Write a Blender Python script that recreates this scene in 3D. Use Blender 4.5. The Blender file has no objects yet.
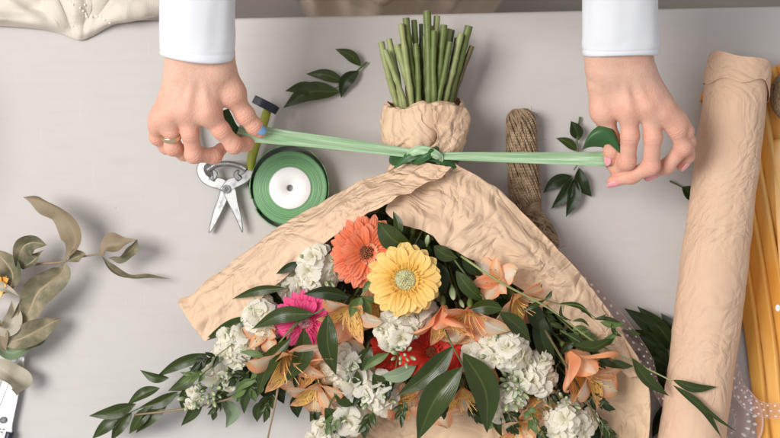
import bpy, math, random
import numpy as np
from mathutils import Vector, Matrix, noise
random.seed(7); rng = np.random.default_rng(11)
sc = bpy.context.scene
R = math.radians
H = 1.30                                   # camera height over the table top, metres

# ------------------------------------------------------------------ camera, world, lamps, exposure
cam_d = bpy.data.cameras.new('camera'); cam = bpy.data.objects.new('camera', cam_d)
sc.collection.objects.link(cam); sc.camera = cam
cam.location = (0, 0, H); cam.rotation_euler = (0, 0, 0)
cam_d.sensor_width = 36; cam_d.lens = 18 / (0.39 / H); cam_d.clip_end = 50; cam_d.clip_start = 0.05
cam_d.dof.use_dof = True; cam_d.dof.focus_distance = H - 0.085; cam_d.dof.aperture_fstop = 4.0
w = bpy.data.worlds.new('World'); sc.world = w; w.use_nodes = True
w.node_tree.nodes['Background'].inputs[0].default_value = (0.84, 0.82, 0.84, 1)
w.node_tree.nodes['Background'].inputs[1].default_value = 0.52
def area(name, loc, target, size, sizey, power, col):
    d = bpy.data.lights.new(name, 'AREA'); d.shape = 'RECTANGLE'; d.size = size; d.size_y = sizey
    d.energy = power; d.color = col
    o = bpy.data.objects.new(name, d); sc.collection.objects.link(o); o.location = loc
    o.rotation_euler = (Vector(target) - Vector(loc)).to_track_quat('-Z', 'Y').to_euler()
    return o
area('window_light', (-1.75, 0.34, 2.60), (0.0, 0.0, 0), 1.2, 1.5, 84, (1.0, 0.975, 0.95))
sc.view_settings.view_transform = 'Standard'; sc.view_settings.look = 'None'
sc.view_settings.exposure = 0.28; sc.view_settings.gamma = 1.0
sc.render.resolution_x = 1024; sc.render.resolution_y = 575
sc.render.engine = 'CYCLES'

# ------------------------------------------------------------------ helpers
def K(z): return (H - z) / H * 0.001
def P(px, py, z=0.0):
    k = K(z); return Vector(((px - 390) * k, (219 - py) * k, z))
def tag(o, label=None, cat=None, group=None, kind=None):
    if label: o['label'] = label
    if cat: o['category'] = cat
    if group: o['group'] = group
    if kind: o['kind'] = kind
    return o
def thing(name, loc, label, cat, group=None):
    o = bpy.data.objects.new(name, None); o.empty_display_size = 0.02
    sc.collection.objects.link(o); o.location = Vector(loc)
    return tag(o, label, cat, group)
def mesh(name, V, F, mat, uv=None, smooth=True):
    m = bpy.data.meshes.new(name)
    m.from_pydata([tuple(map(float, v)) for v in V], [], [tuple(map(int, f)) for f in F])
    if mat: m.materials.append(mat)
    if smooth: m.polygons.foreach_set('use_smooth', [True] * len(m.polygons))
    if uv is not None:
        lay = m.uv_layers.new(name='UVMap')
        idx = np.empty(len(m.loops), dtype=np.int32); m.loops.foreach_get('vertex_index', idx)
        lay.data.foreach_set('uv', np.asarray(uv, dtype=np.float32)[idx].ravel())
    m.update()
    return m
def obj(name, V, F, mat, parent=None, uv=None, smooth=True, solid=0):
    V = np.asarray(V, dtype=float)
    if parent is not None: V = V - np.array(parent.location)
    o = bpy.data.objects.new(name, mesh(name, V, F, mat, uv, smooth))
    sc.collection.objects.link(o)
    if parent is not None: o.parent = parent
    if solid:
        s = o.modifiers.new('solid', 'SOLIDIFY'); s.thickness = solid; s.offset = 0
    return o
def inst(name, m, parent, M):
    o = bpy.data.objects.new(name, m); sc.collection.objects.link(o)
    o.parent = parent; o.matrix_local = Matrix.Translation(-Vector(parent.location)) @ M
    return o
class MB:
    def __init__(s): s.V = []; s.F = []; s.U = []; s.n = 0
    def add(s, V, F, U=None):
        V = np.asarray(V, dtype=float)
        s.V.append(V); s.F += [tuple(i + s.n for i in f) for f in F]
        s.U.append(np.asarray(U, dtype=float) if U is not None else np.zeros((len(V), 2)))
        s.n += len(V); return s
    def build(s, name, mat, parent=None, **k):
        return obj(name, np.vstack(s.V), s.F, mat, parent, uv=np.vstack(s.U), **k)
    def mesh(s, name, mat): return mesh(name, np.vstack(s.V), s.F, mat, uv=np.vstack(s.U))
def spline(pts, n):
    p = np.array([list(q) for q in pts], dtype=float)
    if len(p) == 2: return p[0] + (p[1] - p[0]) * np.linspace(0, 1, n)[:, None]
    q = np.vstack([2 * p[0] - p[1], p, 2 * p[-1] - p[-2]])
    out = []
    for u in np.linspace(0, len(p) - 1 - 1e-6, n):
        i = int(u); t = u - i; a, b, c, d = q[i], q[i+1], q[i+2], q[i+3]
        out.append(0.5 * ((2*b) + (-a + c)*t + (2*a - 5*b + 4*c - d)*t*t + (-a + 3*b - 3*c + d)*t**3))
    return np.array(out)
def grid_faces(nu, nv, wrap=False):
    F = []
    for i in range(nu - 1):
        for j in range(nv if wrap else nv - 1):
            k = (j + 1) % nv
            F.append((i*nv + j, i*nv + k, (i+1)*nv + k, (i+1)*nv + j))
    return F
def grid_uv(nu, nv):
    u, v = np.meshgrid(np.linspace(0, 1, nu), np.linspace(0, 1, nv), indexing='ij')
    return np.stack([u.ravel(), v.ravel()], 1)
def norm(a): return a / (np.linalg.norm(a, axis=-1, keepdims=True) + 1e-12)
def frames(c, up=(0, 0, 1)):
    t = norm(np.gradient(c, axis=0)); up = np.array(up, dtype=float)
    s = np.cross(t, up)
    bad = np.linalg.norm(s, axis=1) < 1e-3; s[bad] = np.array([1.0, 0, 0])
    s = norm(s); return t, s, np.cross(s, t)
def tube(pts, rad, n=14, seg=8, up=(0, 0, 1), caps=True, jit=0, smooth_path=True):
    c = spline(pts, n) if smooth_path else np.array([list(q) for q in pts], dtype=float); n = len(c)
    r = np.interp(np.linspace(0, 1, n), np.linspace(0, 1, len(np.atleast_1d(rad))), np.atleast_1d(rad))
    if jit: r = r * (1 + jit * rng.normal(size=n))
    t, s, nn = frames(c, up)
    a = np.linspace(0, 2*math.pi, seg, endpoint=False)
    V = c[:, None] + r[:, None, None] * (np.cos(a)[None, :, None]*s[:, None] + np.sin(a)[None, :, None]*nn[:, None])
    V = V.reshape(-1, 3); F = grid_faces(n, seg, True)
    if caps: F = F + [tuple(range(seg))[::1], tuple((n-1)*seg + i for i in range(seg))[::-1]]
    return V, F, np.stack([np.repeat(np.linspace(0, 1, n), seg), np.tile(np.linspace(0, 1, seg), n)], 1)
def box(cx, cy, cz, sx, sy, sz, M=None):
    V = np.array([(x*sx/2, y*sy/2, z*sz/2) for x in (-1, 1) for y in (-1, 1) for z in (-1, 1)])
    if M is not None: V = V @ np.array(M.to_3x3()).T
    return V + np.array([cx, cy, cz]), [(0,1,3,2), (4,6,7,5), (0,4,5,1), (2,3,7,6), (0,2,6,4), (1,5,7,3)]
def ellipsoid(c, r, nu=10, nv=14, M=None):
    th = np.linspace(0.001, math.pi - 0.001, nu); ph = np.linspace(0, 2*math.pi, nv, endpoint=False)
    V = np.array([(r[0]*math.sin(a)*math.cos(b), r[1]*math.sin(a)*math.sin(b), r[2]*math.cos(a)) for a in th for b in ph])
    if M is not None: V = V @ np.array(M.to_3x3()).T
    return V + np.array(list(c)), grid_faces(nu, nv, True), grid_uv(nu, nv)
def xf(V, M):
    M = np.array(M); return np.asarray(V) @ M[:3, :3].T + M[:3, 3]
def aim(d, roll=0):                       # matrix whose +Z points along d
    return Vector(d).to_track_quat('Z', 'Y').to_matrix().to_4x4() @ Matrix.Rotation(roll, 4, 'Z')
def vor(p, sites):                        # distance to nearest and second nearest site
    d1 = np.full(len(p), 9.0); d2 = np.full(len(p), 9.0)
    for s in sites:
        d = np.linalg.norm(p - s, axis=1)
        d2 = np.where(d < d1, d1, np.minimum(d2, d)); d1 = np.minimum(d1, d)
    return d1, d2
def crumple(G, amp, cell, seed=0, toward=None, bias=0.5, dens=1.0):   # press sharp straight creases and flat facets into a sheet (nu,nv,3)
    r = np.random.default_rng(seed); nu, nv, _ = G.shape; p = G.reshape(-1, 3)
    N = norm(np.cross(np.gradient(G, axis=0), np.gradient(G, axis=1))).reshape(-1, 3)
    e1 = np.linalg.norm(np.diff(G, axis=0), axis=2).mean()*nu; e2 = np.linalg.norm(np.diff(G, axis=1), axis=2).mean()*nv
    h = np.zeros(len(p)); A = e1*e2
    for sc_, a in ((2.6, 0.85), (1.2, 0.42), (0.6, 0.15)):
        c = cell*sc_; n = int(min(360, dens*1.6*A/(c*c))) + 4
        for k in range(n):
            i0 = r.integers(0, len(p)); n0 = N[i0]; d = r.normal(size=3)
            if toward is not None and r.random() < bias: d = np.array(toward) - p[i0] + r.normal(size=3)*0.02
            d = norm(d - (d @ n0)*n0); e = np.cross(n0, d); q = p - p[i0]
            al = (q @ d)/(c*r.uniform(0.8, 2.2)); pe = (q @ e)/(c*r.uniform(0.14, 0.42)); off = np.abs(q @ n0) < c*1.2
            skew = r.uniform(0.25, 1.0); pe = np.where(pe > 0, pe*skew, pe)
            h += off * a * r.choice((1, 1, -0.8)) * r.uniform(0.4, 1.0) * np.clip(1 - np.abs(pe) - 0.0*al, 0, 1) * np.clip(1 - np.abs(al)**1.6, 0, 1)
    return G + N.reshape(nu, nv, 3) * (h * amp * 0.55).reshape(nu, nv, 1)

# ------------------------------------------------------------------ materials
def mat(name, col=(0.5, 0.5, 0.5), rough=0.5, metal=0, spec=0.5, sss=0, sheen=0, coat=0):
    m = bpy.data.materials.new(name); m.use_nodes = True
    b = m.node_tree.nodes['Principled BSDF']
    b.inputs['Base Color'].default_value = (*col, 1); b.inputs['Roughness'].default_value = rough
    b.inputs['Metallic'].default_value = metal; b.inputs['Specular IOR Level'].default_value = spec
    if sss:
        b.inputs['Subsurface Weight'].default_value = sss; b.inputs['Subsurface Radius'].default_value = (1, 0.35, 0.2)
        b.inputs['Subsurface Scale'].default_value = 0.006
    if sheen: b.inputs['Sheen Weight'].default_value = sheen
    if coat: b.inputs['Coat Weight'].default_value = coat; b.inputs['Coat Roughness'].default_value = 0.2
    return m
class NT:
    def __init__(s, m): s.m = m; s.t = m.node_tree; s.b = s.t.nodes['Principled BSDF']; s.out = s.t.nodes['Material Output']
    def n(s, ty, **kw):
        nd = s.t.nodes.new(ty)
        for k, v in kw.items():
            if k.startswith('i_'): nd.inputs[int(k[2:]) if k[2:].isdigit() else k[2:].replace('_', ' ')].default_value = v
            else: setattr(nd, k, v)
        return nd
    def l(s, a, b): s.t.links.new(a, b)
    def coord(s, which='Object', scale=(1, 1, 1)):
        tc = s.n('ShaderNodeTexCoord'); mp = s.n('ShaderNodeMapping'); mp.inputs['Scale'].default_value = scale
        s.l(tc.outputs[which], mp.inputs[0]); return mp.outputs[0]
    def ramp(s, fac, stops, interp='LINEAR'):
        r = s.n('ShaderNodeValToRGB'); r.color_ramp.interpolation = interp
        e = r.color_ramp.elements
        while len(e) < len(stops): e.new(0.5)
        for x, (p, c) in zip(e, stops): x.position = p; x.color = (*c, 1) if len(c) == 3 else c
        s.l(fac, r.inputs[0]); return r.outputs[0]
    def math(s, op, a, b=None, clamp=False):
        nd = s.n('ShaderNodeMath', operation=op); nd.use_clamp = clamp
        for i, v in enumerate((a, b)):
            if v is None: continue
            if isinstance(v, (int, float)): nd.inputs[i].default_value = v
            else: s.l(v, nd.inputs[i])
        return nd.outputs[0]
    def mix(s, fac, a, b, mode='MIX'):
        nd = s.n('ShaderNodeMix', data_type='RGBA', blend_type=mode)
        for v, i in ((fac, 0), (a, 6), (b, 7)):
            if isinstance(v, (int, float)): nd.inputs[i].default_value = v
            elif isinstance(v, tuple): nd.inputs[i].default_value = (*v, 1)
            else: s.l(v, nd.inputs[i])
        return nd.outputs[2]
    def bump(s, h, strength=0.3, dist=0.001, prev=None):
        bp = s.n('ShaderNodeBump'); bp.inputs['Strength'].default_value = strength; bp.inputs['Distance'].default_value = dist
        s.l(h, bp.inputs['Height'])
        if prev is not None: s.l(prev, bp.inputs['Normal'])
        s.l(bp.outputs[0], s.b.inputs['Normal']); return bp.outputs[0]
    def noise(s, co, scale, detail=3, rough=0.5):
        nd = s.n('ShaderNodeTexNoise'); nd.inputs['Scale'].default_value = scale
        nd.inputs['Detail'].default_value = detail; nd.inputs['Roughness'].default_value = rough
        s.l(co, nd.inputs['Vector']); return nd.outputs[0]
    def uv(s):
        tc = s.n('ShaderNodeUVMap'); sp = s.n('ShaderNodeSeparateXYZ'); s.l(tc.outputs[0], sp.inputs[0]); return sp.outputs[0], sp.outputs[1]
    def color(s, c): s.l(c, s.b.inputs['Base Color'])
    def translucent(s, col, fac):
        tr = s.n('ShaderNodeBsdfTranslucent'); mx = s.n('ShaderNodeMixShader'); mx.inputs[0].default_value = fac
        if isinstance(col, tuple): tr.inputs[0].default_value = (*col, 1)
        else: s.l(col, tr.inputs[0])
        s.l(s.b.outputs[0], mx.inputs[1]); s.l(tr.outputs[0], mx.inputs[2]); s.l(mx.outputs[0], s.out.inputs[0])

def m_paper(name, c1, c2, trans=0.12, rough=0.62, sc1=38, bd=0.0042):
    m = mat(name, c1, rough, spec=0.25); t = NT(m); co = t.coord()
    nz = t.noise(co, 14, 4); fine = t.noise(co, 400, 3)
    def warp(src, scale, amt):                     # wander the coordinates so that no two creases run alike
        wn = t.n('ShaderNodeTexNoise'); wn.inputs['Scale'].default_value = scale; wn.inputs['Detail'].default_value = 1; t.l(src, wn.inputs['Vector'])
        mv = t.n('ShaderNodeVectorMath', operation='MULTIPLY_ADD'); t.l(wn.outputs[1], mv.inputs[0]); mv.inputs[1].default_value = (amt,)*3; t.l(src, mv.inputs[2]); return mv.outputs[0]
    wco = warp(warp(co, 12, 0.13), 48, 0.022)
    ws = []
    for k_, (ang, s_) in enumerate(((20, 0.62), (78, 0.80), (128, 0.5), (-28, 1.0), (52, 1.9), (150, 1.6))):
        mp = t.n('ShaderNodeMapping'); mp.inputs['Rotation'].default_value = (0.4*k_, 0.3*k_, R(ang)); t.l(wco, mp.inputs[0])
        wv = t.n('ShaderNodeTexWave', wave_profile='TRI'); wv.inputs['Scale'].default_value = s_*sc1*0.5
        wv.inputs['Distortion'].default_value = 4.0; wv.inputs['Detail'].default_value = 1.0; wv.inputs['Detail Scale'].default_value = 0.42; wv.inputs['Detail Roughness'].default_value = 0.35
        wv.inputs['Phase Offset'].default_value = k_*1.7; t.l(mp.outputs[0], wv.inputs[0]); ws.append(wv.outputs['Fac'])
    msk = t.ramp(t.noise(co, 26, 2), [(0.35, (0.15,)*3), (0.65, (1,)*3)])
    col = t.mix(nz, c1, c2)
    col = t.mix(t.math('MULTIPLY', fine, 0.25), col, tuple(x*0.88 for x in c1)); t.color(col)
    h = t.math('ADD', t.math('MINIMUM', ws[0], ws[1]), t.math('MULTIPLY', t.math('MULTIPLY', t.math('MINIMUM', ws[2], ws[3]), msk), 1.0))
    h = t.math('ADD', h, t.math('MULTIPLY', t.math('MULTIPLY', t.math('MINIMUM', ws[4], ws[5]), msk), 0.55))
    h = t.math('ADD', h, t.math('MULTIPLY', fine, 0.03))
    t.bump(h, 0.62, bd); t.translucent(col, trans); return m
M = {}
M['paper'] = m_paper('peach_tissue_paper', (0.84, 0.605, 0.41), (0.89, 0.68, 0.49), 0.24, bd=0.0036)
M['paper_in'] = m_paper('cream_tissue_paper', (0.82, 0.58, 0.37), (0.87, 0.66, 0.45), 0.2, sc1=30)
M['kraft'] = m_paper('rolled_peach_paper', (0.68, 0.455, 0.31), (0.74, 0.52, 0.37), 0.05, sc1=46, bd=0.0014)
def m_yellow():
    m = mat('yellow_wrapping_paper', (0.80, 0.46, 0.10), 0.38, spec=0.5); t = NT(m); co = t.coord(scale=(1, 0.25, 1))
    n1 = t.noise(co, 30, 4); col = t.ramp(n1, [(0.3, (0.74, 0.32, 0.045)), (0.55, (0.80, 0.42, 0.09)), (0.75, (0.84, 0.53, 0.19))]); t.color(col)
    t.bump(t.noise(co, 120, 3), 0.4, 0.002); return m
M['yellow_paper'] = m_yellow()
def m_table():
    m = mat('pale_painted_table', (0.66, 0.63, 0.62), 0.6, spec=0.2); t = NT(m); co = t.coord()
    n1 = t.noise(co, 3.0, 4); n2 = t.noise(co, 60, 3)
    a = t.n('ShaderNodeTexWave', bands_direction='X'); a.inputs['Scale'].default_value = 330; a.inputs['Distortion'].default_value = 1.5; t.l(co, a.inputs[0])
    b = t.n('ShaderNodeTexWave', bands_direction='Y'); b.inputs['Scale'].default_value = 330; b.inputs['Distortion'].default_value = 1.5; t.l(co, b.inputs[0])
    col = t.mix(n1, (0.525, 0.502, 0.482), (0.56, 0.538, 0.518))
    col = t.mix(t.math('MULTIPLY', n2, 0.16), col, (0.40, 0.37, 0.35))
    st = t.noise(t.coord(scale=(1, 9, 1)), 16, 5, 0.7); col = t.mix(t.ramp(st, [(0.52, (0, 0, 0)), (0.75, (0.30,)*3)]), col, (0.44, 0.41, 0.38))
    s2 = t.noise(t.coord(scale=(14, 0.7, 1)), 22, 2, 0.5); col = t.mix(t.ramp(s2, [(0.70, (0, 0, 0)), (0.74, (0.35,)*3)]), col, (0.62, 0.60, 0.58))
    sp = t.n('ShaderNodeTexVoronoi'); sp.inputs['Scale'].default_value = 22; t.l(co, sp.inputs['Vector'])
    col = t.mix(t.math('LESS_THAN', sp.outputs['Distance'], 0.022), col, (0.45, 0.40, 0.36)); t.color(col)
    h = t.math('ADD', a.outputs['Fac'], b.outputs['Fac']); h = t.math('ADD', h, t.math('MULTIPLY', n2, 3))
    t.bump(h, 0.12, 0.0006); return m
M['table'] = m_table()
def m_leaf(name, c1, c2, rib, rough=0.33, trans=0.12, veins=14, spec=0.5):
    m = mat(name, c1, rough, spec=spec); t = NT(m); u, v = t.uv(); co = t.coord()
    d = t.math('ABSOLUTE', t.math('SUBTRACT', v, 0.5))
    ribf = t.math('LESS_THAN', d, 0.035)
    ve = t.math('SINE', t.math('MULTIPLY', d, veins * 6.28)); ve = t.math('MULTIPLY', t.math('ADD', ve, 1), 0.5)
    n1 = t.noise(co, 45, 3)
    col = t.mix(n1, c1, c2); col = t.mix(t.math('MULTIPLY', ve, 0.11), col, rib); col = t.mix(t.math('MULTIPLY', ribf, 0.55), col, rib)
    t.color(col); h = t.math('SUBTRACT', t.math('MULTIPLY', ve, 0.4), t.math('MULTIPLY', ribf, 2)); t.bump(t.math('ADD', h, t.math('MULTIPLY', t.noise(co, 70, 2), 5)), 0.22, 0.0008)
    if trans: t.translucent(t.mix(0.5, col, (0.10, 0.20, 0.02)), trans)
    return m
M['leaf'] = m_leaf('glossy_green_leaf', (0.017, 0.031, 0.004), (0.036, 0.057, 0.008), (0.085, 0.12, 0.025), 0.29, 0.05, spec=0.42)
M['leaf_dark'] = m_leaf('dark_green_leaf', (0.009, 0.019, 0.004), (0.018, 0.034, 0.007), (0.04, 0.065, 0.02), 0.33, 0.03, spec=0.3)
M['leaf_light'] = m_leaf('fresh_green_leaf', (0.075, 0.13, 0.030), (0.12, 0.18, 0.05), (0.20, 0.28, 0.10), 0.42, 0.15)
M['leaf_grey'] = m_leaf('grey_green_leaf', (0.16, 0.23, 0.13), (0.22, 0.29, 0.17), (0.32, 0.38, 0.24), 0.6, 0.12)
def m_dry():
    m = mat('dried_leaf', (0.3, 0.27, 0.2), 0.6, spec=0.25); t = NT(m); co = t.coord(); u, v = t.uv()
    n1 = t.noise(co, 34, 5, 0.65); d = t.math('ABSOLUTE', t.math('SUBTRACT', v, 0.5))
    col = t.ramp(n1, [(0.32, (0.10, 0.105, 0.06)), (0.5, (0.22, 0.20, 0.125)), (0.66, (0.40, 0.33, 0.22))])
    col = t.mix(t.math('LESS_THAN', d, 0.03), col, (0.42, 0.33, 0.20)); t.color(col)
    t.bump(t.noise(co, 180, 3), 0.4, 0.001); t.translucent(col, 0.15); return m
M['dry'] = m_dry()
M['dry_pale'] = m_leaf('pale_dried_leaf', (0.42, 0.38, 0.29), (0.52, 0.46, 0.36), (0.56, 0.50, 0.38), 0.6, 0.2, veins=5)
M['dry_tan'] = m_leaf('tan_dried_leaf', (0.22, 0.165, 0.105), (0.36, 0.27, 0.18), (0.34, 0.26, 0.17), 0.6, 0.2, veins=5)
def m_stem(name, c1, c2, rough=0.5):
    m = mat(name, c1, rough); t = NT(m); co = t.coord(); n1 = t.noise(co, 90, 3)
    t.color(t.mix(n1, c1, c2)); t.bump(t.noise(co, 500, 2), 0.3, 0.0006); return m
M['stem'] = m_stem('green_stem', (0.075, 0.115, 0.022), (0.17, 0.21, 0.055))
M['stem_light'] = m_stem('light_green_stem', (0.20, 0.24, 0.075), (0.36, 0.38, 0.17))
M['stem_olive'] = m_stem('olive_stem', (0.08, 0.065, 0.025), (0.17, 0.13, 0.055))
M['stem_dark'] = m_stem('dark_green_stem', (0.05, 0.09, 0.025), (0.09, 0.14, 0.04))
M['cut'] = m_stem('cut_stem_end', (0.42, 0.45, 0.24), (0.52, 0.52, 0.32), 0.7)
M['twig'] = m_stem('brown_twig', (0.22, 0.15, 0.08), (0.34, 0.25, 0.15), 0.7)
def m_petal(name, stops, edge=None, stripe=None, trans=0.25, rough=0.55, grooves=5, gs=0.35):
    m = mat(name, stops[0][1], rough, spec=0.25); t = NT(m); u, v = t.uv(); co = t.coord()
    col = t.ramp(u, stops)
    d = t.math('MULTIPLY', t.math('ABSOLUTE', t.math('SUBTRACT', v, 0.5)), 2.0)
    n1 = t.noise(co, 60, 2)
    if edge:
        f = t.math('MULTIPLY', t.math('POWER', d, 2.0), 0.9); col = t.mix(f, col, edge)
    if stripe:
        f = t.math('SUBTRACT', 1.0, t.math('MULTIPLY', d, 2.2), True); f = t.math('MULTIPLY', f, t.math('ADD', n1, 0.2), True); col = t.mix(f, col, stripe)
    col = t.mix(t.math('MULTIPLY', n1, 0.18), col, tuple(x*0.75 for x in stops[0][1])); t.color(col)
    g = t.math('SINE', t.math('MULTIPLY', v, grooves * 6.28)); t.bump(g, gs, 0.0006)
    t.translucent(col, trans); return m
M['white'] = m_petal('cream_white_petal', [(0, (0.74, 0.72, 0.42)), (0.35, (0.92, 0.88, 0.74)), (1, (0.97, 0.95, 0.88))], trans=0.45, gs=0.15)
M['orange'] = m_petal('coral_petal', [(0, (0.93, 0.24, 0.08)), (0.4, (0.97, 0.225, 0.09)), (1, (0.98, 0.34, 0.20))], trans=0.2, grooves=3)
M['orange_in'] = m_petal('light_coral_floret', [(0, (0.88, 0.26, 0.12)), (1, (0.98, 0.58, 0.42))], trans=0.15, grooves=1)
M['yellow'] = m_petal('yellow_petal', [(0, (0.88, 0.45, 0.05)), (0.5, (0.94, 0.60, 0.15)), (1, (0.95, 0.70, 0.27))], trans=0.2, grooves=3)
M['yellow_in'] = m_petal('golden_floret', [(0, (0.72, 0.40, 0.06)), (1, (0.92, 0.62, 0.17))], trans=0.15, grooves=1)
M['pink'] = m_petal('hot_pink_petal', [(0, (0.80, 0.20, 0.28)), (0.4, (0.86, 0.06, 0.22)), (1, (0.90, 0.12, 0.32))], trans=0.2, grooves=3)
M['red'] = m_petal('scarlet_petal', [(0, (0.50, 0.03, 0.01)), (1, (0.78, 0.035, 0.02))], trans=0.15, grooves=3)
M['peach'] = m_petal('peach_petal', [(0, (0.90, 0.62, 0.28)), (0.3, (0.97, 0.80, 0.58)), (0.7, (0.97, 0.66, 0.44)), (0.93, (0.96, 0.48, 0.26)), (1, (0.45, 0.45, 0.2))], edge=(0.97, 0.40, 0.18), stripe=(0.93, 0.90, 0.70), trans=0.45, grooves=4, gs=0.2)
M['peach_white'] = m_petal('pale_peach_petal', [(0, (0.88, 0.70, 0.32)), (0.35, (0.94, 0.86, 0.72)), (0.75, (0.95, 0.76, 0.60)), (0.95, (0.72, 0.70, 0.45)), (1, (0.45, 0.5, 0.25))], edge=(0.97, 0.46, 0.24), stripe=(0.90, 0.91, 0.78), trans=0.45, grooves=4, gs=0.2)
M['salmon'] = m_petal('salmon_petal', [(0, (0.94, 0.36, 0.13)), (0.5, (0.96, 0.30, 0.14)), (0.9, (0.96, 0.42, 0.26)), (1, (0.5, 0.42, 0.22))], edge=(0.97, 0.50, 0.28), stripe=(0.97, 0.70, 0.45), trans=0.35, grooves=4, gs=0.2)
def m_freckle():
    m = mat('freckled_yellow_petal', (0.85, 0.5, 0.12), 0.55, spec=0.25); t = NT(m); u, v = t.uv(); 
    cb = t.n('ShaderNodeCombineXYZ'); t.l(t.math('MULTIPLY', u, 7.0), cb.inputs[0]); t.l(t.math('MULTIPLY', v, 22.0), cb.inputs[1])
    nz = t.n('ShaderNodeTexNoise'); nz.inputs['Scale'].default_value = 1.0; nz.inputs['Detail'].default_value = 1; t.l(cb.outputs[0], nz.inputs['Vector'])
    col = t.ramp(u, [(0, (0.92, 0.76, 0.34)), (0.55, (0.96, 0.62, 0.16)), (1, (0.95, 0.48, 0.26))])
    msk = t.math('MULTIPLY', t.math('GREATER_THAN', nz.outputs[0], 0.60), t.math('MULTIPLY', t.math('GREATER_THAN', u, 0.22), t.math('LESS_THAN', u, 0.86)))
    col = t.mix(msk, col, (0.22, 0.05, 0.02)); t.color(col); t.translucent(col, 0.35); return m
M['freckle'] = m_freckle()
M['stamen'] = mat('yellow_stamen', (0.93, 0.60, 0.22), 0.5)
M['anther'] = mat('brown_anther', (0.30, 0.13, 0.06), 0.7)
def m_disc(name, c1, c2, s=900):
    m = mat(name, c1, 0.7, spec=0.2); t = NT(m); co = t.coord(); v = t.n('ShaderNodeTexVoronoi'); v.inputs['Scale'].default_value = s; t.l(co, v.inputs['Vector'])
    t.color(t.mix(v.outputs['Distance'], c2, c1)); t.bump(v.outputs['Distance'], 0.8, 0.002); return m
M['disc_green'] = m_disc('green_flower_disc', (0.52, 0.54, 0.27), (0.72, 0.70, 0.42))
M['disc_brown'] = m_disc('brown_flower_disc', (0.07, 0.03, 0.015), (0.25, 0.11, 0.05))
M['disc_pale'] = m_disc('pale_flower_disc', (0.75, 0.55, 0.5), (0.85, 0.35, 0.4))
M['bud'] = m_petal('green_bud', [(0, (0.20, 0.27, 0.12)), (0.7, (0.34, 0.41, 0.22)), (1, (0.62, 0.64, 0.42))], trans=0.05, grooves=5)
def m_ribbon():
    m = mat('green_satin_ribbon', (0.27, 0.50, 0.27), 0.34, spec=0.6, sheen=0.35); t = NT(m); u, v = t.uv()
    g = t.n('ShaderNodeNewGeometry'); 
    wv = t.math('SINE', t.math('MULTIPLY', v, 230.0))
    n = t.n('ShaderNodeTexNoise'); n.inputs['Scale'].default_value = 1; cb = t.n('ShaderNodeCombineXYZ')
    t.l(t.math('MULTIPLY', u, 5), cb.inputs[0]); t.l(t.math('MULTIPLY', v, 7), cb.inputs[1]); t.l(cb.outputs[0], n.inputs['Vector'])
    front = t.ramp(n.outputs[0], [(0.3, (0.22, 0.40, 0.20)), (0.52, (0.33, 0.51, 0.29)), (0.72, (0.52, 0.68, 0.47))])  # satin highlight streaks put into the colour as pale noise bands
    t.color(t.mix(g.outputs['Backfacing'], front, (0.05, 0.19, 0.055)))  # back faces coloured darker to stand for the ribbon's shadow side
    t.bump(t.math('ADD', t.math('MULTIPLY', wv, 0.2), n.outputs[0]), 0.35, 0.0006)
    return m
M['ribbon'] = m_ribbon()
M['ribbon_shaded'] = mat('green_ribbon_shaded', (0.032, 0.105, 0.030), 0.42, spec=0.4)  # darker copy of the ribbon green, its shaded side put into the colour
M['ribbon_roll'] = None
def m_roll():
    m = mat('wound_green_ribbon', (0.12, 0.33, 0.13), 0.4, spec=0.6, sheen=0.2); t = NT(m); u, v = t.uv()
    n = t.n('ShaderNodeTexNoise', noise_dimensions='1D'); n.inputs['Scale'].default_value = 26; n.inputs['Detail'].default_value = 2; t.l(u, n.inputs['W'])
    t.color(t.ramp(n.outputs[0], [(0.3, (0.06, 0.22, 0.07)), (0.5, (0.15, 0.37, 0.15)), (0.7, (0.30, 0.52, 0.27))]))
    t.bump(n.outputs[0], 0.8, 0.001); return m
M['ribbon_roll'] = m_roll()
M['label'] = mat('white_card_label', (0.84, 0.84, 0.84), 0.5)
M['core'] = mat('grey_core_hole', (0.30, 0.30, 0.31), 0.7)
def m_metal(name, col, rough):
    m = mat(name, col, rough, metal=1); t = NT(m); co = t.coord(); n = t.noise(co, 140, 3)
    t.l(t.ramp(n, [(0.3, (rough*0.7,)*3), (0.7, (min(1, rough*1.6),)*3)]), t.b.inputs['Roughness'])
    t.color(t.mix(t.math('MULTIPLY', t.noise(co, 70, 3), 0.12), col, tuple(x*0.6 for x in col))); return m
M['steel'] = m_metal('worn_chrome_steel', (0.46, 0.46, 0.46), 0.34)
M['steel_dark'] = m_metal('dark_steel', (0.30, 0.30, 0.30), 0.35)
M['gold'] = m_metal('brushed_gold', (0.78, 0.62, 0.40), 0.22)
M['grip'] = mat('olive_yellow_grip', (0.30, 0.33, 0.035), 0.35)
M['navy'] = mat('navy_plastic', (0.012, 0.020, 0.040), 0.4)
def m_twine():
    m = mat('jute_twine', (0.33, 0.24, 0.14), 0.9, spec=0.1); t = NT(m); u, v = t.uv(); co = t.coord()
    a = t.math('SINE', t.math('ADD', t.math('MULTIPLY', u, 420), t.math('MULTIPLY', v, 6.28)))
    n = t.noise(co, 160, 3); col = t.ramp(n, [(0.3, (0.24, 0.16, 0.095)), (0.7, (0.50, 0.37, 0.245))]); t.color(col)
    t.bump(t.math('ADD', t.math('MULTIPLY', a, 0.5), t.noise(co, 1400, 2)), 0.9, 0.0008); return m
M['twine'] = m_twine()
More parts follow.
